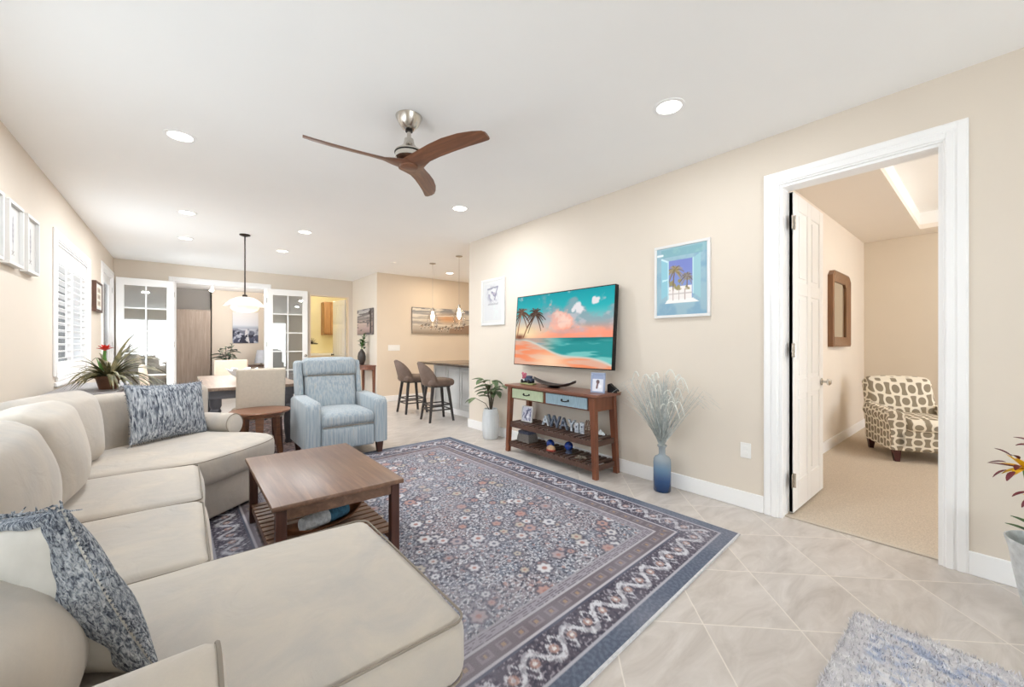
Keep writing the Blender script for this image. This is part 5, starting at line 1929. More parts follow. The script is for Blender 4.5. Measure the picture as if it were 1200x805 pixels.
def strap(mb, base, az, el, L, W, droop, n=9, zmin=-9.0):
    d = Vector((math.cos(az) * math.cos(el), math.sin(az) * math.cos(el), math.sin(el)))
    s = Vector((-math.sin(az), math.cos(az), 0))
    p = Vector(base)
    vs_, fs = [], []
    cur = d
    for i in range(n + 1):
        t = i / n
        w_ = W * (1 - t ** 2.2) * (.6 + .4 * min(1, t * 4)) + .001
        nr = s.cross(cur).normalized()
        p.z = max(p.z, zmin)
        vs_ += [p - s * w_ / 2 + nr * w_ * .18, p, p + s * w_ / 2 + nr * w_ * .18]
        cur = (cur + Vector((0, 0, -droop / n))).normalized()
        p = p + cur * (L / n)
    for i in range(n):
        k = i * 3
        fs += [(k, k + 1, k + 4, k + 3), (k + 1, k + 2, k + 5, k + 4)]
    mb.faces(vs_, fs)


# potted leafy plant in the white ribbed floor pot
pp_ = thing('potted_plant', 'leafy green plant in a tall white ribbed floor pot by the kitchen corner', 'potted plant', (3.175, 4.30, 0))
rings = []
for r_, z in ((0.0, 0.0), (.088, 0.0), (.098, .012), (.112, .10), (.116, .22), (.108, .33), (.092, .39), (.088, .40), (.080, .395), (.078, .36), (0, .36)):
    rings.append([(r_ * (1 + .012 * math.cos(24 * a)) * math.cos(a), r_ * (1 + .012 * math.cos(24 * a)) * math.sin(a), z) for a in np.linspace(0, 2 * PI, 96, endpoint=False)])
MB().loft(rings, cap=False).build('pot', M_ceramic, pp_, 50)
MB().lathe([(0, .362), (.079, .362), (.079, .372), (0, .375)], n=24).build('soil', mat('dark_soil', (52, 42, 36), .95, var=.2), pp_)
rg = random.Random(21)
st_, lf = MB(), MB()
for i in range(15):
    az = rg.uniform(0, 2 * PI)
    reach = rg.uniform(.04, .17) if i < 12 else .22
    zt = rg.uniform(.58, .86) if i < 12 else rg.uniform(.50, .60)
    if i == 14:
        az, reach, zt = math.radians(150), .20, .54
    top = Vector((reach * math.cos(az), reach * math.sin(az), zt))
    if top.x > .11:
        top.x = .11
    st_.tube([(0.01 * math.cos(az), 0.01 * math.sin(az), .365), (top.x * .35, top.y * .35, .36 + (zt - .36) * .6), top], .006, 6, r2=.003)
    for k in range(2):
        a2 = az + (k - .5) * 1.3 + rg.uniform(-.3, .3)
        dv = Vector((math.cos(a2), math.sin(a2), rg.uniform(-.1, .45)))
        if top.x + dv.x * .15 > .14:
            dv.x = -abs(dv.x) * .4
        leaf_shape(lf, top, dv, rg.uniform(.13, .19), rg.uniform(.075, .11), rg.uniform(.3, .9), .2)
st_.build('stems', M_stem, pp_)
lf.build('foliage', M_leaf2, pp_, 60)

# pampas grass in the blue ombre bottle
vz = thing('glass_vase', 'tall blue ombre glass bottle vase on the floor right of the console', 'vase', (3.19, 1.83, 0))


def ombre():
    m, nt, b = new_mat('blue_ombre_glass')
    g = nt.nodes.new('ShaderNodeTexCoord')
    s = nt.nodes.new('ShaderNodeSeparateXYZ')
    nt.links.new(g.outputs['Object'], s.inputs[0])
    c = ramp(nt, math_n(nt, 'MULTIPLY', s.outputs[2], 2.5), [(0.0, lin((34, 62, 104))), (.25, lin((58, 96, 150))), (.50, lin((128, 160, 190))), (.68, lin((172, 184, 192))), (1, lin((176, 182, 184)))])
    nt.links.new(c, b.inputs['Base Color'])
    b.inputs['Roughness'].default_value = .08
    b.inputs['Transmission Weight'].default_value = .35
    b.inputs['IOR'].default_value = 1.3
    b.inputs['Coat Weight'].default_value = .4
    return m


MB().lathe([(0, 0), (.066, 0), (.072, .008), (.073, .25), (.070, .275), (.058, .295), (.034, .308), (.028, .318), (.027, .37), (.040, .385), (.040, .393), (.025, .390), (.023, .32), (.05, .29), (.066, .26), (.066, .012), (0, .012)], n=32).build('bottle', ombre(), vz, 50)
pg = thing('pampas_grass', 'bunch of silvery dried grass with white plumes standing in the blue bottle vase', 'dried grass', (3.19, 1.83, .02))
rg = random.Random(4)
g1, g2 = MB(), MB()
for i in range(150):
    az = rg.uniform(0, 2 * PI)
    sp_ = min(.27, abs(rg.gauss(0, .16)))
    ln = rg.uniform(.52, .70) - sp_ * .25
    dx, dy = math.cos(az) * sp_ * .55, math.sin(az) * sp_ * 1.45
    if dx > .05:
        dx = .05 - rg.uniform(0, .08)
    p0 = (rg.uniform(-.012, .012), rg.uniform(-.012, .012), .10)
    p1 = (dx * .10 + p0[0], dy * .06 + p0[1], .385)
    p2 = (dx * .55, dy * .55, .37 + ln * .52)
    p3 = (dx * 1.0, dy * 1.0, .37 + ln * .90)
    p4 = (dx * 1.3, dy * 1.35, .37 + ln * (.98 - sp_ * .9))
    g1.tube([p0, p1, p2, p3, p4], .0022, 3, r2=.0008)
    if i % 4 == 0:
        strap(g1, p1, math.atan2(dy, -abs(dx)), rg.uniform(1.05, 1.4), ln * .85, .009, rg.uniform(.3, .9), 7)
for i in range(22):
    az = rg.uniform(0, 2 * PI)
    sp_ = rg.uniform(.03, .27)
    dx, dy = -abs(math.cos(az)) * sp_ * .5, math.sin(az) * sp_ * 1.0
    z0 = rg.uniform(.66, 1.0)
    kk_ = rg.uniform(.35, 1.0)
    sgn = 1 if dy > 0 else -1
    pts = [Vector((dx + t * .01, dy + sgn * t * .075 * kk_, z0 + .055 * math.sin(t * 2.2) - .04 * t * t * kk_)) for t in np.linspace(0, 1.5, 7)]
    g2.tube(pts, .0065, 5, r2=.003)
    for k in range(26):
        q = pts[rg.randrange(len(pts))] + Vector((rg.gauss(0, .005), rg.gauss(0, .01), rg.gauss(0, .008)))
        e = Vector((rg.gauss(0, .010), rg.gauss(0, .013) + sgn * .012, rg.gauss(-.002, .012)))
        g2.faces([q, q + Vector((0, .0022, 0)), q + e], [(0, 1, 2)])
g1.build('grass_stems', M_pampas, pg, 60)
g2.build('plumes', M_pampasw, pg, 60)

# sideboard under the window with the strap-leaf plant and the red bloom
sbd = thing('sideboard', 'low grey stained sideboard behind the sofa under the shuttered window', 'sideboard', (-0.70, 5.70, 0))
MB().box(-.235, .235, -.72, .72, .80, .835, .004).build('top', M_greytable, sbd)
MB().box(-.215, .215, -.70, .70, .10, .80, .003).build('cabinet_body', M_greytable, sbd)
for k in range(3):
    y0 = -.69 + k * .46
    d_ = MB().box(.215, .233, y0 + .008, y0 + .452, .12, .78, .003).build('door', M_greytable, sbd)
    MB().lathe([(0, 0), (.012, .002), (.014, .016), (0, .02)], n=12, M=Matrix.Translation((.233, y0 + .40, .46)) @ Matrix.Rotation(PI / 2, 4, 'Y')).build('handle', M_black, d_)
for sx in (-1, 1):
    for sy in (-1, 1):
        MB().bar((sx * .19, sy * .67, 0), (sx * .19, sy * .67, .10), .035, .035, .045, .045).build('leg', M_greytable, sbd)
dp = thing('potted_plant', 'arching strap-leaved plant in a brown pot behind the sofa back', 'potted plant', (-0.56, 5.40, .8355))
MB().lathe([(0, 0), (.062, 0), (.085, .10), (.092, .105), (.092, .125), (.082, .125), (.078, .10), (0, .10)], n=24).build('pot', M_terracotta, dp)
MB().lathe([(0, .101), (.077, .101), (.077, .11), (0, .113)], n=20).build('soil', bpy.data.materials['dark_soil'], dp)
rg = random.Random(9)
m = MB()
for i in range(84):
    az = rg.uniform(0, 2 * PI)
    L = rg.uniform(.34, .60)
    if math.cos(az) < -.55:
        L *= .6
    strap(m, (.02 * math.cos(az), .02 * math.sin(az), .11), az, rg.uniform(.45, 1.25), L, rg.uniform(.026, .042), rg.uniform(1.2, 2.3), zmin=.012)
m.build('foliage', M_leafspear, dp, 60)
fl = thing('red_flower', 'single red bloom on a thick green stem behind the strap-leaved plant', 'flower', (-0.60, 5.585, .8355))
m = MB()
m.tube([(0, 0, .08), (.01, 0, .20), (-.005, .01, .30), (0.0, 0.0, .365)], .016, 8, r2=.012)
for az, L in ((.4, .20), (2.4, .22), (4.3, .19)):
    strap(m, (0, 0, .10), az, 1.25, L, .035, .5, 6)
m.build('stem', M_greenstem, fl)
m = MB()
for i in range(12):
    az = i * 2.4
    leaf_shape(m, (0, 0, .36), (math.cos(az) * (.45 + .03 * i), math.sin(az) * (.45 + .03 * i), 1 - .05 * i), .075, .04, .25 + .03 * i, .3, 5)
m.build('petals', M_red, fl, 60)
MB().lathe([(0, 0), (.045, 0), (.055, .06), (.05, .085), (.044, .085), (.044, .07), (0, .07)], n=20).build('pot', M_ceramic, fl)

# frosted vase with lilies at the right edge
fv = thing('floor_vase', 'frosted white flared floor vase at the right edge of the picture', 'vase', (3.03, -0.175, 0))
def wavy(prof, n=40):
    return [[(r_ * math.cos(a), r_ * math.sin(a), z) for a in np.linspace(0, 2 * PI, n, endpoint=False)] for r_, z in prof]
MB().loft(wavy([(0, 0), (.075, 0), (.085, .012), (.105, .10), (.125, .22), (.135, .30), (.150, .36), (.144, .362), (.128, .30), (.118, .22), (.098, .10), (.078, .02), (0, .02)]), cap=False).build('vase_body', mat('frosted_glass', (206, 210, 212), .35, var=.12, vscale=26, bmp=.5, bscale=40), fv, 60)
ly = thing('lily_bouquet', 'yellow and maroon lily blooms with green leaves in the frosted floor vase', 'flowers', (3.03, -0.175, .03))
m, ml = MB(), MB()
rg = random.Random(12)
heads = [((-.02, .09, .66), (-.45, .75, .25)), ((.0, .02, .74), (-.3, .2, .9)), ((-.05, -.10, .68), (-.6, -.5, .4)), ((.05, -.06, .60), (.1, -.8, .4)), ((-.09, .03, .57), (-.9, .3, .2))]
for (hx, hy, hz), dv in heads:
    m.tube([(hx * .1, hy * .1, .0), (hx * .4, hy * .4, .32), (hx * .85, hy * .85, hz - .10), (hx, hy, hz)], .006, 6)
    d_ = Vector(dv).normalized()
    s_ = d_.cross(Vector((0, 0, 1))).normalized()
    u_ = s_.cross(d_)
    my, mm_ = MB(), MB()
    if hz == .66:
        leaf_shape(mm_, (-.02, .10, .66), (-.25, .95, .12), .10, .020, .1, .3, 6)
    for k in range(6):
        a = k * PI / 3 + rg.uniform(-.2, .2)
        o_ = (s_ * math.cos(a) + u_ * math.sin(a))
        dd = d_ * .8 + o_ * .75
        b0 = Vector((hx, hy, hz))
        leaf_shape(my, b0, dd, .075, .034, .25, .25, 5)
        leaf_shape(mm_, b0 + dd.normalized() * .055 + Vector((0, 0, .004)), dd + Vector((0, 0, -.25)), .062, .026, .5, .25, 5)
    blo = my.build('bloom', M_yel, ly, 60)
    mm_.build('petal_tips', M_maroon, blo, 60, label='maroon petal tips')
for az, zz, L in ((1.9, .42, .17), (2.6, .46, .16), (1.2, .44, .15), (4.2, .45, .18), (5.2, .44, .16), (3.3, .40, .17)):
    leaf_shape(ml, (.03 * math.cos(az), .03 * math.sin(az), zz - .08), (math.cos(az), math.sin(az), .8), L * .8, .05, .5, .2)
m.build('stems', M_greenstem, ly)
ml.build('leaves', M_leaf, ly, 60)

# ------------------------------------------------------------------ small wall fittings
def plate(name, label, cat, loc, rz, w, h, kind='outlet', gangs=1):
    o = thing(name, label, cat, loc, rz)
    MB().box(-w / 2, w / 2, -.006, 0, -h / 2, h / 2, .002).build('plate', M_plastic, o)
    for g in range(gangs):
        xc = -w / 2 + w / gangs * (g + .5)
        if kind == 'outlet':
            for z in (-.022, .022):
                MB().box(xc - .016, xc + .016, -.009, -.005, z - .014, z + .014, .002).box(xc - .008, xc - .005, -.0094, -.009, z - .004, z + .006).box(xc + .005, xc + .008, -.0094, -.009, z - .004, z + .006).build('socket', M_plastic, o)
        else:
            MB().box(xc - .017, xc + .017, -.010, -.005, -.033, .033, .002).build('rocker', M_plastic, o)


plate('power_outlet', 'white power outlet on the beige wall left of the bedroom doorway', 'outlet', (XR, 1.225, .445), -PI / 2, .075, .118)
plate('light_switch', 'white multi-gang light switch plate on the tan kitchen wall', 'light switch', (3.585, YK - .004, 1.175), 0, .27, .125, 'switch', 5)

# ------------------------------------------------------------------ kitchen peninsula and stools
ki = thing('kitchen_peninsula', 'pale panelled kitchen peninsula with brown granite counter', 'counter', (4.12, 5.95, 0))
MB().box(-.36, .36, -.93, 1.0, .10, .885, .003).build('cabinet_body', M_island, ki)
pn = MB()
for k in range(4):
    y0 = -.90 + k * .475
    for a0, a1, b0, b1 in ((y0, y0 + .06, .12, .87), (y0 + .40, y0 + .46, .12, .87), (y0 + .06, y0 + .40, .12, .20), (y0 + .06, y0 + .40, .79, .87)):
        pn.box(-.375, -.36, a0, a1, b0, b1, .003)
pn.build('panel_moulding', M_island, ki)
MB().box(-.372, .36, -.93, 1.01, 0, .10, .002).build('plinth', M_white, ki)
MB().box(-.66, .40, -.94, 1.10, .885, .925, .008, seg=2).build('countertop', M_granite, ki)
fc = thing('kitchen_faucet', 'tall chrome gooseneck faucet on the granite counter', 'faucet', (4.28, 5.78, .9255))
MB().lathe([(0, 0), (.026, 0), (.026, .012), (.016, .03), (.014, .05)], n=16).build('base', M_chrome, fc)
MB().tube([(0, 0, .04), (0, 0, .26)] + [(-.07 + .07 * math.cos(a), 0, .26 + .07 * math.sin(a)) for a in np.linspace(.2, PI, 9)] + [(-.14, 0, .20)], .011, 10).build('spout', M_chrome, fc)
MB().tube([(0, .015, .06), (0, .05, .075), (0, .085, .10)], .006, 8).build('handle', M_chrome, fc)
bt = thing('pepper_mill', 'tall dark wooden pepper mill beside the faucet on the counter', 'pepper mill', (4.12, 5.72, .9255))
MB().lathe([(0, 0), (.028, 0), (.03, .02), (.018, .09), (.026, .17), (.022, .20)], n=18).build('mill_body', M_leg, bt)
MB().lathe([(.014, .20), (.026, .215), (.024, .25), (.010, .265), (.012, .28), (0, .29)], n=18).build('mill_head', M_leg, bt)
sp = thing('soap_bottle', 'clear amber soap bottle with pump beside the faucet', 'bottle', (4.10, 5.90, .9255))
MB().lathe([(0, 0), (.03, 0), (.032, .01), (.032, .10), (.014, .12), (.013, .135), (0, .135)], n=18).build('bottle_body', mat('amber_soap', (214, 180, 140), .15, var=.05), sp)
MB().tube([(0, 0, .13), (0, 0, .165), (-.035, 0, .165)], .005, 8).build('pump', M_chrome, sp)


def bar_stool(label, loc, rz):
    o = thing('bar_stool', label, 'stool', loc, rz, 'brown leather counter stools')
    # faces +x (towards the counter)
    MB().soft((0.01, 0, .635), (.215, .215, .055), .045, (.01, .01, .018), 5).build('seat', M_leather, o, 70)
    MB().box(-.16, .17, -.16, .16, .555, .582, .004).build('swivel_base', M_stoolleg, o)
    # curved wrap-around back tapering into low sides
    rings = []
    for t in np.linspace(-1, 1, 17):
        a = PI + t * 1.15
        hgt = .30 * (1 - abs(t) ** 2.2) + .055
        r0 = .235
        lean = .085 * (1 - abs(t) ** 2) * (hgt / .3)
        x0, y0 = .02 + r0 * math.cos(a), r0 * .98 * math.sin(a)
        th_ = .024
        c_, s_ = math.cos(a), math.sin(a)
        zb = .60
        rings.append([(x0 - c_ * th_, y0 - s_ * th_, zb), (x0 + c_ * th_, y0 + s_ * th_, zb - .01),
                      (x0 + c_ * (th_ + lean), y0 + s_ * (th_ + lean * .4), zb + hgt), (x0 + c_ * lean, y0 + s_ * lean * .4, zb + hgt + .022), (x0 - c_ * (th_ - lean), y0 - s_ * (th_ - lean * .4), zb + hgt)])
    MB().loft(rings).build('backrest', M_leather, o, 70)
    for sx in (-1, 1):
        for sy in (-1, 1):
            MB().bar((sx * .205, sy * .195, 0), (sx * .135, sy * .135, .56), .030, .030, .042, .042).build('leg', M_stoolleg, o)
    for z, q in ((.19, .182), (.27, .171)):
        for sx in (-1, 1):
            MB().box(sx * q - .009, sx * q + .009, -q, q, z - .010, z + .010, .002).build('footrail', M_stoolleg, o)
            MB().box(-q, q, sx * q * .95 - .009, sx * q * .95 + .009, z - .010, z + .010, .002).build('footrail', M_stoolleg, o)


bar_stool('brown leather counter stool nearer the television wall corner', (3.25, 5.90, 0), -.10)
bar_stool('brown leather counter stool farther back, nearer the tan wall', (3.27, 6.88, 0), -.02)

for (x, y, lab) in ((3.663, 6.824, 'clear glass kitchen pendant farther from the television wall'), (3.717, 5.964, 'clear glass kitchen pendant nearest the television wall corner')):
    o = thing('kitchen_pendant', lab, 'lamp', (x, y, 0), 0, 'clear glass kitchen pendants')
    MB().lathe([(0, CEIL), (.06, CEIL), (.06, CEIL - .012), (.02, CEIL - .02), (0, CEIL - .02)], n=20).build('canopy', M_chrome, o)
    MB().cyl((0, 0), .0035, 1.93, CEIL - .015, 8).build('cord', mat('clear_cord', (200, 192, 182), .5), o)
    MB().lathe([(.012, 1.95), (.022, 1.94), (.022, 1.885), (.012, 1.88)], n=14).build('socket', M_chrome, o)
    MB().lathe([(.024, 1.895), (.05, 1.87), (.095, 1.77), (.105, 1.70), (.09, 1.62), (.075, 1.60)], n=28).build('glass_shade', M_clear, o, 60) if False else MB().loft([[(r_ * math.cos(a), r_ * math.sin(a), z) for a in np.linspace(0, 2 * PI, 28, endpoint=False)] for r_, z in ((.024, 1.895), (.05, 1.87), (.095, 1.77), (.105, 1.70), (.09, 1.62), (.075, 1.60))], cap=False).build('glass_shade', M_clear, o, 60)
    MB().lathe([(0, 1.88), (.014, 1.88), (.032, 1.80), (.030, 1.74), (.015, 1.70), (0, 1.695)], n=18).build('bulb', M_bulb, o, 60)
    l = bpy.data.lights.new('lamp_light', 'POINT')
    l.energy, l.color, l.shadow_soft_size = 4, (1, .84, .64), .05
    lo_ = bpy.data.objects.new('lamp_light', l)
    COL.objects.link(lo_)
    lo_.parent = o
    lo_.location = (0, 0, 1.58)

# ------------------------------------------------------------------ hall table with vase
ht = thing('hall_table', 'small half-round wooden hall table against the narrow wall', 'table', (3.198, 8.88, 0))
hp = [(0, -.40)] + [(-.30 * math.sin(a), -.40 * math.cos(a)) for a in np.linspace(0.1, PI - 0.1, 16)] + [(0, .40)]
MB().prism(hp, .775, .80).build('tabletop', M_console_top, ht)
MB().prism([(x_ * .9, y_ * .92) for x_, y_ in hp], .70, .775).build('apron', M_console_top, ht)
for (lx, ly_) in ((-.03, -.33), (-.25, 0.0), (-.03, .33)):
    MB().bar((lx, ly_, 0), (lx, ly_, .70), .022, .026, .048, .085).build('leg', M_console_top, ht)
dv = thing('dark_vase', 'dark rounded vase with an oval disc on the hall table', 'vase', (3.05, 8.95, .8005))
MB().lathe([(0, 0), (.045, 0), (.05, .01), (.085, .10), (.09, .18), (.07, .27), (.03, .32), (.026, .345), (.022, .345), (.022, .32), (0, .31)], n=28).build('vase_body', M_concrete, dv)
hv = thing('leaf_sprig', 'green leafy sprig standing in the dark hall vase', 'plant', (3.05, 8.95, .80))
rg = random.Random(15)
s_, l_ = MB(), MB()
for i in range(7):
    az = rg.uniform(0, 2 * PI)
    p = Vector((.05 * math.cos(az), .07 * math.sin(az), rg.uniform(.45, .66)))
    s_.tube([(0, 0, .32), (p.x * .4, p.y * .4, .42), p], .004, 5)
    for k in range(4):
        a2 = az + k * 1.6
        leaf_shape(l_, p - Vector((0, 0, .035 * k)), (math.cos(a2) * .7, math.sin(a2) * .7, .8), .10, .065, .8, .2)
s_.build('stems', M_greenstem, hv)
l_.build('foliage', M_leaf, hv, 60)

# ------------------------------------------------------------------ den: wall bed cabinet, fig, desk, lamp
mc = thing('wall_cabinet', 'tall grey-brown wood two-door wall bed cabinet in the den', 'cabinet', (-.19, 14.05, 0))
MB().box(-.76, .77, -.16, .24, 0, 2.19, .004).build('cabinet_body', M_murphy, mc)
for x0, x1 in ((-.745, -.002), (.002, .755)):
    d_ = MB().box(x0, x1, -.182, -.161, .06, 2.15, .004).build('door', M_murphy, mc)
    hx = x1 - .05 if x0 < -.1 else x0 + .05
    MB().tube([(hx, -.182, 1.0), (hx, -.205, 1.01), (hx, -.205, 1.16), (hx, -.182, 1.17)], .006, 8).build('handle', M_chrome, d_)
fg = thing('potted_fig', 'deep green fig tree in a pale pot in the den beside the wood cabinet', 'potted plant', (.92, 13.55, 0))
MB().lathe([(0, 0), (.12, 0), (.15, .28), (.16, .30), (.145, .30), (.14, .27), (0, .27)], n=24).build('pot', M_ceramic, fg)
rg = random.Random(33)
s_, l_ = MB(), MB()
for i in range(4):
    az = i * 1.7
    top = (.12 * math.cos(az), .12 * math.sin(az), 1.25 - .1 * i)
    s_.tube([(0, 0, .26), (.03 * math.cos(az), .03 * math.sin(az), .7), top], .012, 6, r2=.006)
    for k in range(13):
        t = .30 + .7 * k / 12
        p = Vector((top[0] * t, top[1] * t, .26 + (top[2] - .26) * t))
        a2 = rg.uniform(0, 2 * PI)
        leaf_shape(l_, p, (math.cos(a2), math.sin(a2), .35), rg.uniform(.2, .3), rg.uniform(.11, .16), .7, .2)
s_.build('trunk', M_stem, fg)
l_.build('foliage', M_leafdark, fg, 60)
dk = thing('desk', 'dark slim desk on the den wall beside the right french door', 'desk', (1.72, 13.85, 0))
MB().box(-.34, .34, -.28, .28, .60, .635, .004).build('desktop', M_leg, dk)
for sx in (-1, 1):
    for sy in (-1, 1):
        MB().bar((sx * .30, sy * .24, 0), (sx * .30, sy * .24, .60), .035, .035).build('leg', M_leg, dk)
dl = thing('table_lamp', 'lamp with pale blue-grey shade on the den desk', 'lamp', (1.76, 13.75, .6355))
MB().lathe([(0, 0), (.07, 0), (.07, .015), (.02, .03), (.018, .10)], n=18).build('base', M_chrome, dl)
MB().loft([[(r_ * math.cos(a), r_ * math.sin(a), z) for a in np.linspace(0, 2 * PI, 28, endpoint=False)] for r_, z in ((.17, .06), (.11, .44), (.105, .44), (.165, .06))], cap=False).build('lamp_shade', mat('blue_grey_shade', (196, 200, 208), .8), dl)
dn = thing('track_light', 'white spotlight fitting on the den ceiling just beyond the french doors', 'ceiling light', (.55, 12.9, CEIL))
MB().lathe([(0, 0), (.06, 0), (.06, -.02), (0, -.02)], n=20).build('canopy', M_white, dn)
MB().tube([(0, 0, -.02), (.0, -.01, -.07)], .01, 8).build('arm', M_white, dn)
MB().lathe([(0, .07), (.04, .06), (.055, -.05), (.05, -.055), (0, -.05)], n=20, M=Matrix.Translation((0, -.03, -.12)) @ Matrix.Rotation(-.6, 4, 'X')).build('spot_head', M_white, dn)
MB().lathe([(0, -.051), (.048, -.056), (.048, -.059), (0, -.059)], n=20, M=Matrix.Translation((0, -.03, -.12)) @ Matrix.Rotation(-.6, 4, 'X')).build('lens', M_lens, dn)
l = bpy.data.lights.new('lamp_light', 'POINT')
l.energy, l.color, l.shadow_soft_size = 45, (1, .97, .93), .08
lo_ = bpy.data.objects.new('lamp_light', l)
COL.objects.link(lo_)
lo_.parent = dn
lo_.location = (0.3, -.25, -.28)

# ------------------------------------------------------------------ bathroom behind the small doorway
vb = thing('bathroom_vanity', 'cream bathroom vanity with white countertop behind the small doorway', 'vanity', (3.0, 12.25, 0))
MB().box(-.70, .70, -.27, .34, .08, .93, .003).build('cabinet_body', mat('cream_vanity', (226, 210, 176), .5, var=.02), vb)
MB().box(-.72, .72, -.29, .345, .93, .99, .006).build('countertop', M_white, vb)
for k in range(3):
    d_ = MB().box(-.68 + k * .46, -.24 + k * .46, -.29, -.271, .12, .90, .004).build('door', bpy.data.materials['cream_vanity'], vb)
    MB().lathe([(0, 0), (.012, .003), (.014, .015), (0, .02)], n=10, M=Matrix.Translation((-.30 + k * .46, -.29, .7)) @ Matrix.Rotation(PI / 2, 4, 'X')).build('handle', M_bronze, d_)
wc = thing('wall_cupboard', 'narrow oak wall cupboard hanging above the bathroom counter', 'cupboard', (3.28, 12.40, 1.52))
MB().box(-.17, .17, -.14, .198, 0, .95, .004).build('cabinet_body', M_cab, wc)
for k in range(2):
    MB().box(-.165 + k * .167, -.003 + k * .167, -.160, -.141, .02, .93, .006).build('door', M_cab, wc)
bs = thing('wall_hook_ornament', 'small dark metal leaf ornament on the bathroom wall above the counter', 'ornament', (2.86, 12.59, 1.33))
m = MB()
for a in np.linspace(0.2, PI - .2, 7):
    m.tube([(0, -.01, -.05), (.07 * math.cos(a), -.012, -.05 + .10 * math.sin(a)), (.13 * math.cos(a), -.01, -.05 + .15 * math.sin(a))], .008, 6, r2=.003)
m.box(-.16, .16, -.02, -.005, -.075, -.055, .002)
m.build('sprig', M_bronze, bs)
bl = thing('bathroom_light', 'round ceiling light in the yellow bathroom', 'ceiling light', (3.0, 11.4, CEIL))
MB().lathe([(0, 0), (.15, 0), (.15, -.02), (.14, -.03)], n=28).build('base', M_white, bl)
MB().lathe([(.14, -.02), (.13, -.06), (.07, -.085), (0, -.09)], n=28).build('diffuser', M_lens, bl)
l = bpy.data.lights.new('lamp_light', 'POINT')
l.energy, l.color, l.shadow_soft_size = 15, (1, .95, .86), .12
lo_ = bpy.data.objects.new('lamp_light', l)
COL.objects.link(lo_)
lo_.parent = bl
lo_.location = (0, 0, -.25)

# ------------------------------------------------------------------ bedroom: patterned armchair, mirror
def trellis():
    m, nt, b = new_mat('taupe_trellis_fabric')
    t = nt.nodes.new('ShaderNodeTexCoord')
    s = nt.nodes.new('ShaderNodeSeparateXYZ')
    nt.links.new(t.outputs['Object'], s.inputs[0])
    # local y runs across the chair, x front-back, z up: unroll front / side / top
    nrm = nt.nodes.new('ShaderNodeSeparateXYZ')
    nt.links.new(t.outputs['Normal'], nrm.inputs[0])
    side = math_n(nt, 'GREATER_THAN', math_n(nt, 'ABSOLUTE', nrm.outputs[1]), 0.72)
    a = nt.nodes.new('ShaderNodeMix')
    nt.links.new(side, a.inputs[0])
    nt.links.new(s.outputs[1], a.inputs[2])
    nt.links.new(s.outputs[0], a.inputs[3])
    P_ = 2 * PI / 0.165
    U = math_n(nt, 'MULTIPLY', a.outputs[0], P_)
    vv = math_n(nt, 'ADD', s.outputs[2], math_n(nt, 'MULTIPLY', s.outputs[0], -0.9))
    vsel = nt.nodes.new('ShaderNodeMix')
    nt.links.new(side, vsel.inputs[0])
    nt.links.new(vv, vsel.inputs[2])
    nt.links.new(s.outputs[2], vsel.inputs[3])
    V = math_n(nt, 'MULTIPLY', vsel.outputs[0], P_ * 0.82)
    cu_, cv_ = math_n(nt, 'COSINE', U), math_n(nt, 'COSINE', V)
    f = math_n(nt, 'ADD', math_n(nt, 'MULTIPLY', cu_, cv_), math_n(nt, 'MULTIPLY', math_n(nt, 'COSINE', math_n(nt, 'MULTIPLY', V, 2.0)), 0.32))
    d = math_n(nt, 'ABSOLUTE', math_n(nt, 'ADD', f, 0.02))
    mr = nt.nodes.new('ShaderNodeMapRange')
    mr.inputs[1].default_value = 0.33
    mr.inputs[2].default_value = 0.40
    nt.links.new(d, mr.inputs[0])
    c = mixrgb(nt, mr.outputs[0], lin((234, 227, 212)), lin((146, 136, 118)))
    nt.links.new(c, b.inputs['Base Color'])
    b.inputs['Roughness'].default_value = .9
    b.inputs['Specular IOR Level'].default_value = .15
    return m


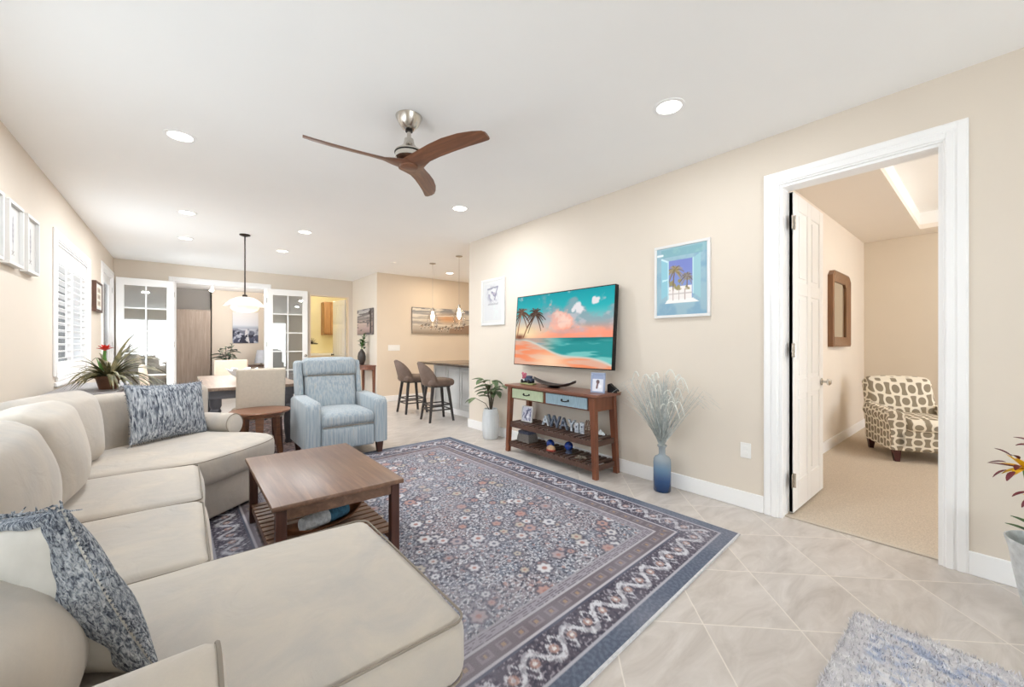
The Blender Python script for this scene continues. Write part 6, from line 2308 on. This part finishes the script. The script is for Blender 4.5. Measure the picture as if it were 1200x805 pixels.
M_trel = trellis()
ac = thing('armchair', 'taupe and cream trellis-patterned armchair in the carpeted bedroom', 'armchair', (6.332, 0.550, .007), math.radians(28))
ac.scale = (.9, .9, .9)      # front faces local -x
hwid = .41
MB().soft((.0, 0, .26), (.40, hwid - .02, .13), .05, (0, 0, 0), 4).build('base', M_trel, ac, 60)
MB().soft((-.06, 0, .43), (.36, hwid - .13, .075), .06, (.01, 0, .025), 6).build('seat_cushion', M_trel, ac, 70)
tb_ = Matrix.Translation((.30, .03, .38)) @ Matrix.Rotation(math.radians(19), 4, 'Y')
MB().soft((0, 0, .27), (.085, hwid - .055, .32), .075, (.03, 0, .03), 6, M=tb_).build('backrest', M_trel, ac, 70)
for s in (-1, 1):
    prof = [(0, .14), (.075, .14), (.082, .42), (.11, .50), (.09, .575), (.02, .60), (-.05, .58), (-.06, .50), (-.055, .14)]
    rings = []
    for x_, k in ((-.40, .97), (-.37, 1.0), (.0, 1.03), (.30, 1.06)):
        rings.append([(x_, s * (hwid - .075 + y_), .14 + (z_ - .14) * k) for y_, z_ in prof])
    MB().loft(rings).build('armrest', M_trel, ac, 50)
for sx in (-1, 1):
    for sy in (-1, 1):
        MB().bar((sx * .34 - .01, sy * (hwid - .07), 0), (sx * .33, sy * (hwid - .07), .14), .045, .045, .075, .075).build('leg', M_mahog, ac)
mi = thing('wall_mirror', 'brown wood framed mirror with clipped corners on the bedroom wall', 'mirror', (6.37, 1.269, 1.69))
W_, H_ = .45, .46
oc = [(-W_, -H_), (W_, -H_), (W_, H_ - .06), (W_ - .09, H_), (-W_ + .09, H_), (-W_, H_ - .06)]
ic = [(x_ * .72, z_ * .74) for x_, z_ in oc]
MB().loft([[(x_, 0, z_) for x_, z_ in oc], [(x_, -.05, z_) for x_, z_ in oc], [(x_ * .95, -.06, z_ * .95) for x_, z_ in oc], [(x_, -.03, z_) for x_, z_ in ic], [(x_, -.012, z_) for x_, z_ in ic]], cap=False).build('frame', wood('mirror_frame_wood', (108, 72, 44), (160, 116, 78), 'z', 3, .4), mi, 30)
MB().loft([[(x_, -.016, z_) for x_, z_ in ic], [(x_, -.010, z_) for x_, z_ in ic]]).build('mirror_glass', M_mirror, mi)
tl_ = thing('ceiling_light', 'round flush ceiling light inside the bedroom tray ceiling', 'ceiling light', (6.15, -.95, 3.02))
MB().lathe([(0, 0), (.2, 0), (.2, -.03), (.19, -.04)], n=28).build('base', M_white, tl_)
MB().lathe([(.19, -.03), (.17, -.08), (.09, -.11), (0, -.115)], n=28).build('diffuser', M_lens, tl_)
l = bpy.data.lights.new('lamp_light', 'POINT')
l.energy, l.color, l.shadow_soft_size = 30, (1, .94, .84), .18
lo_ = bpy.data.objects.new('lamp_light', l)
COL.objects.link(lo_)
lo_.parent = tl_
lo_.location = (0, 0, -.30)
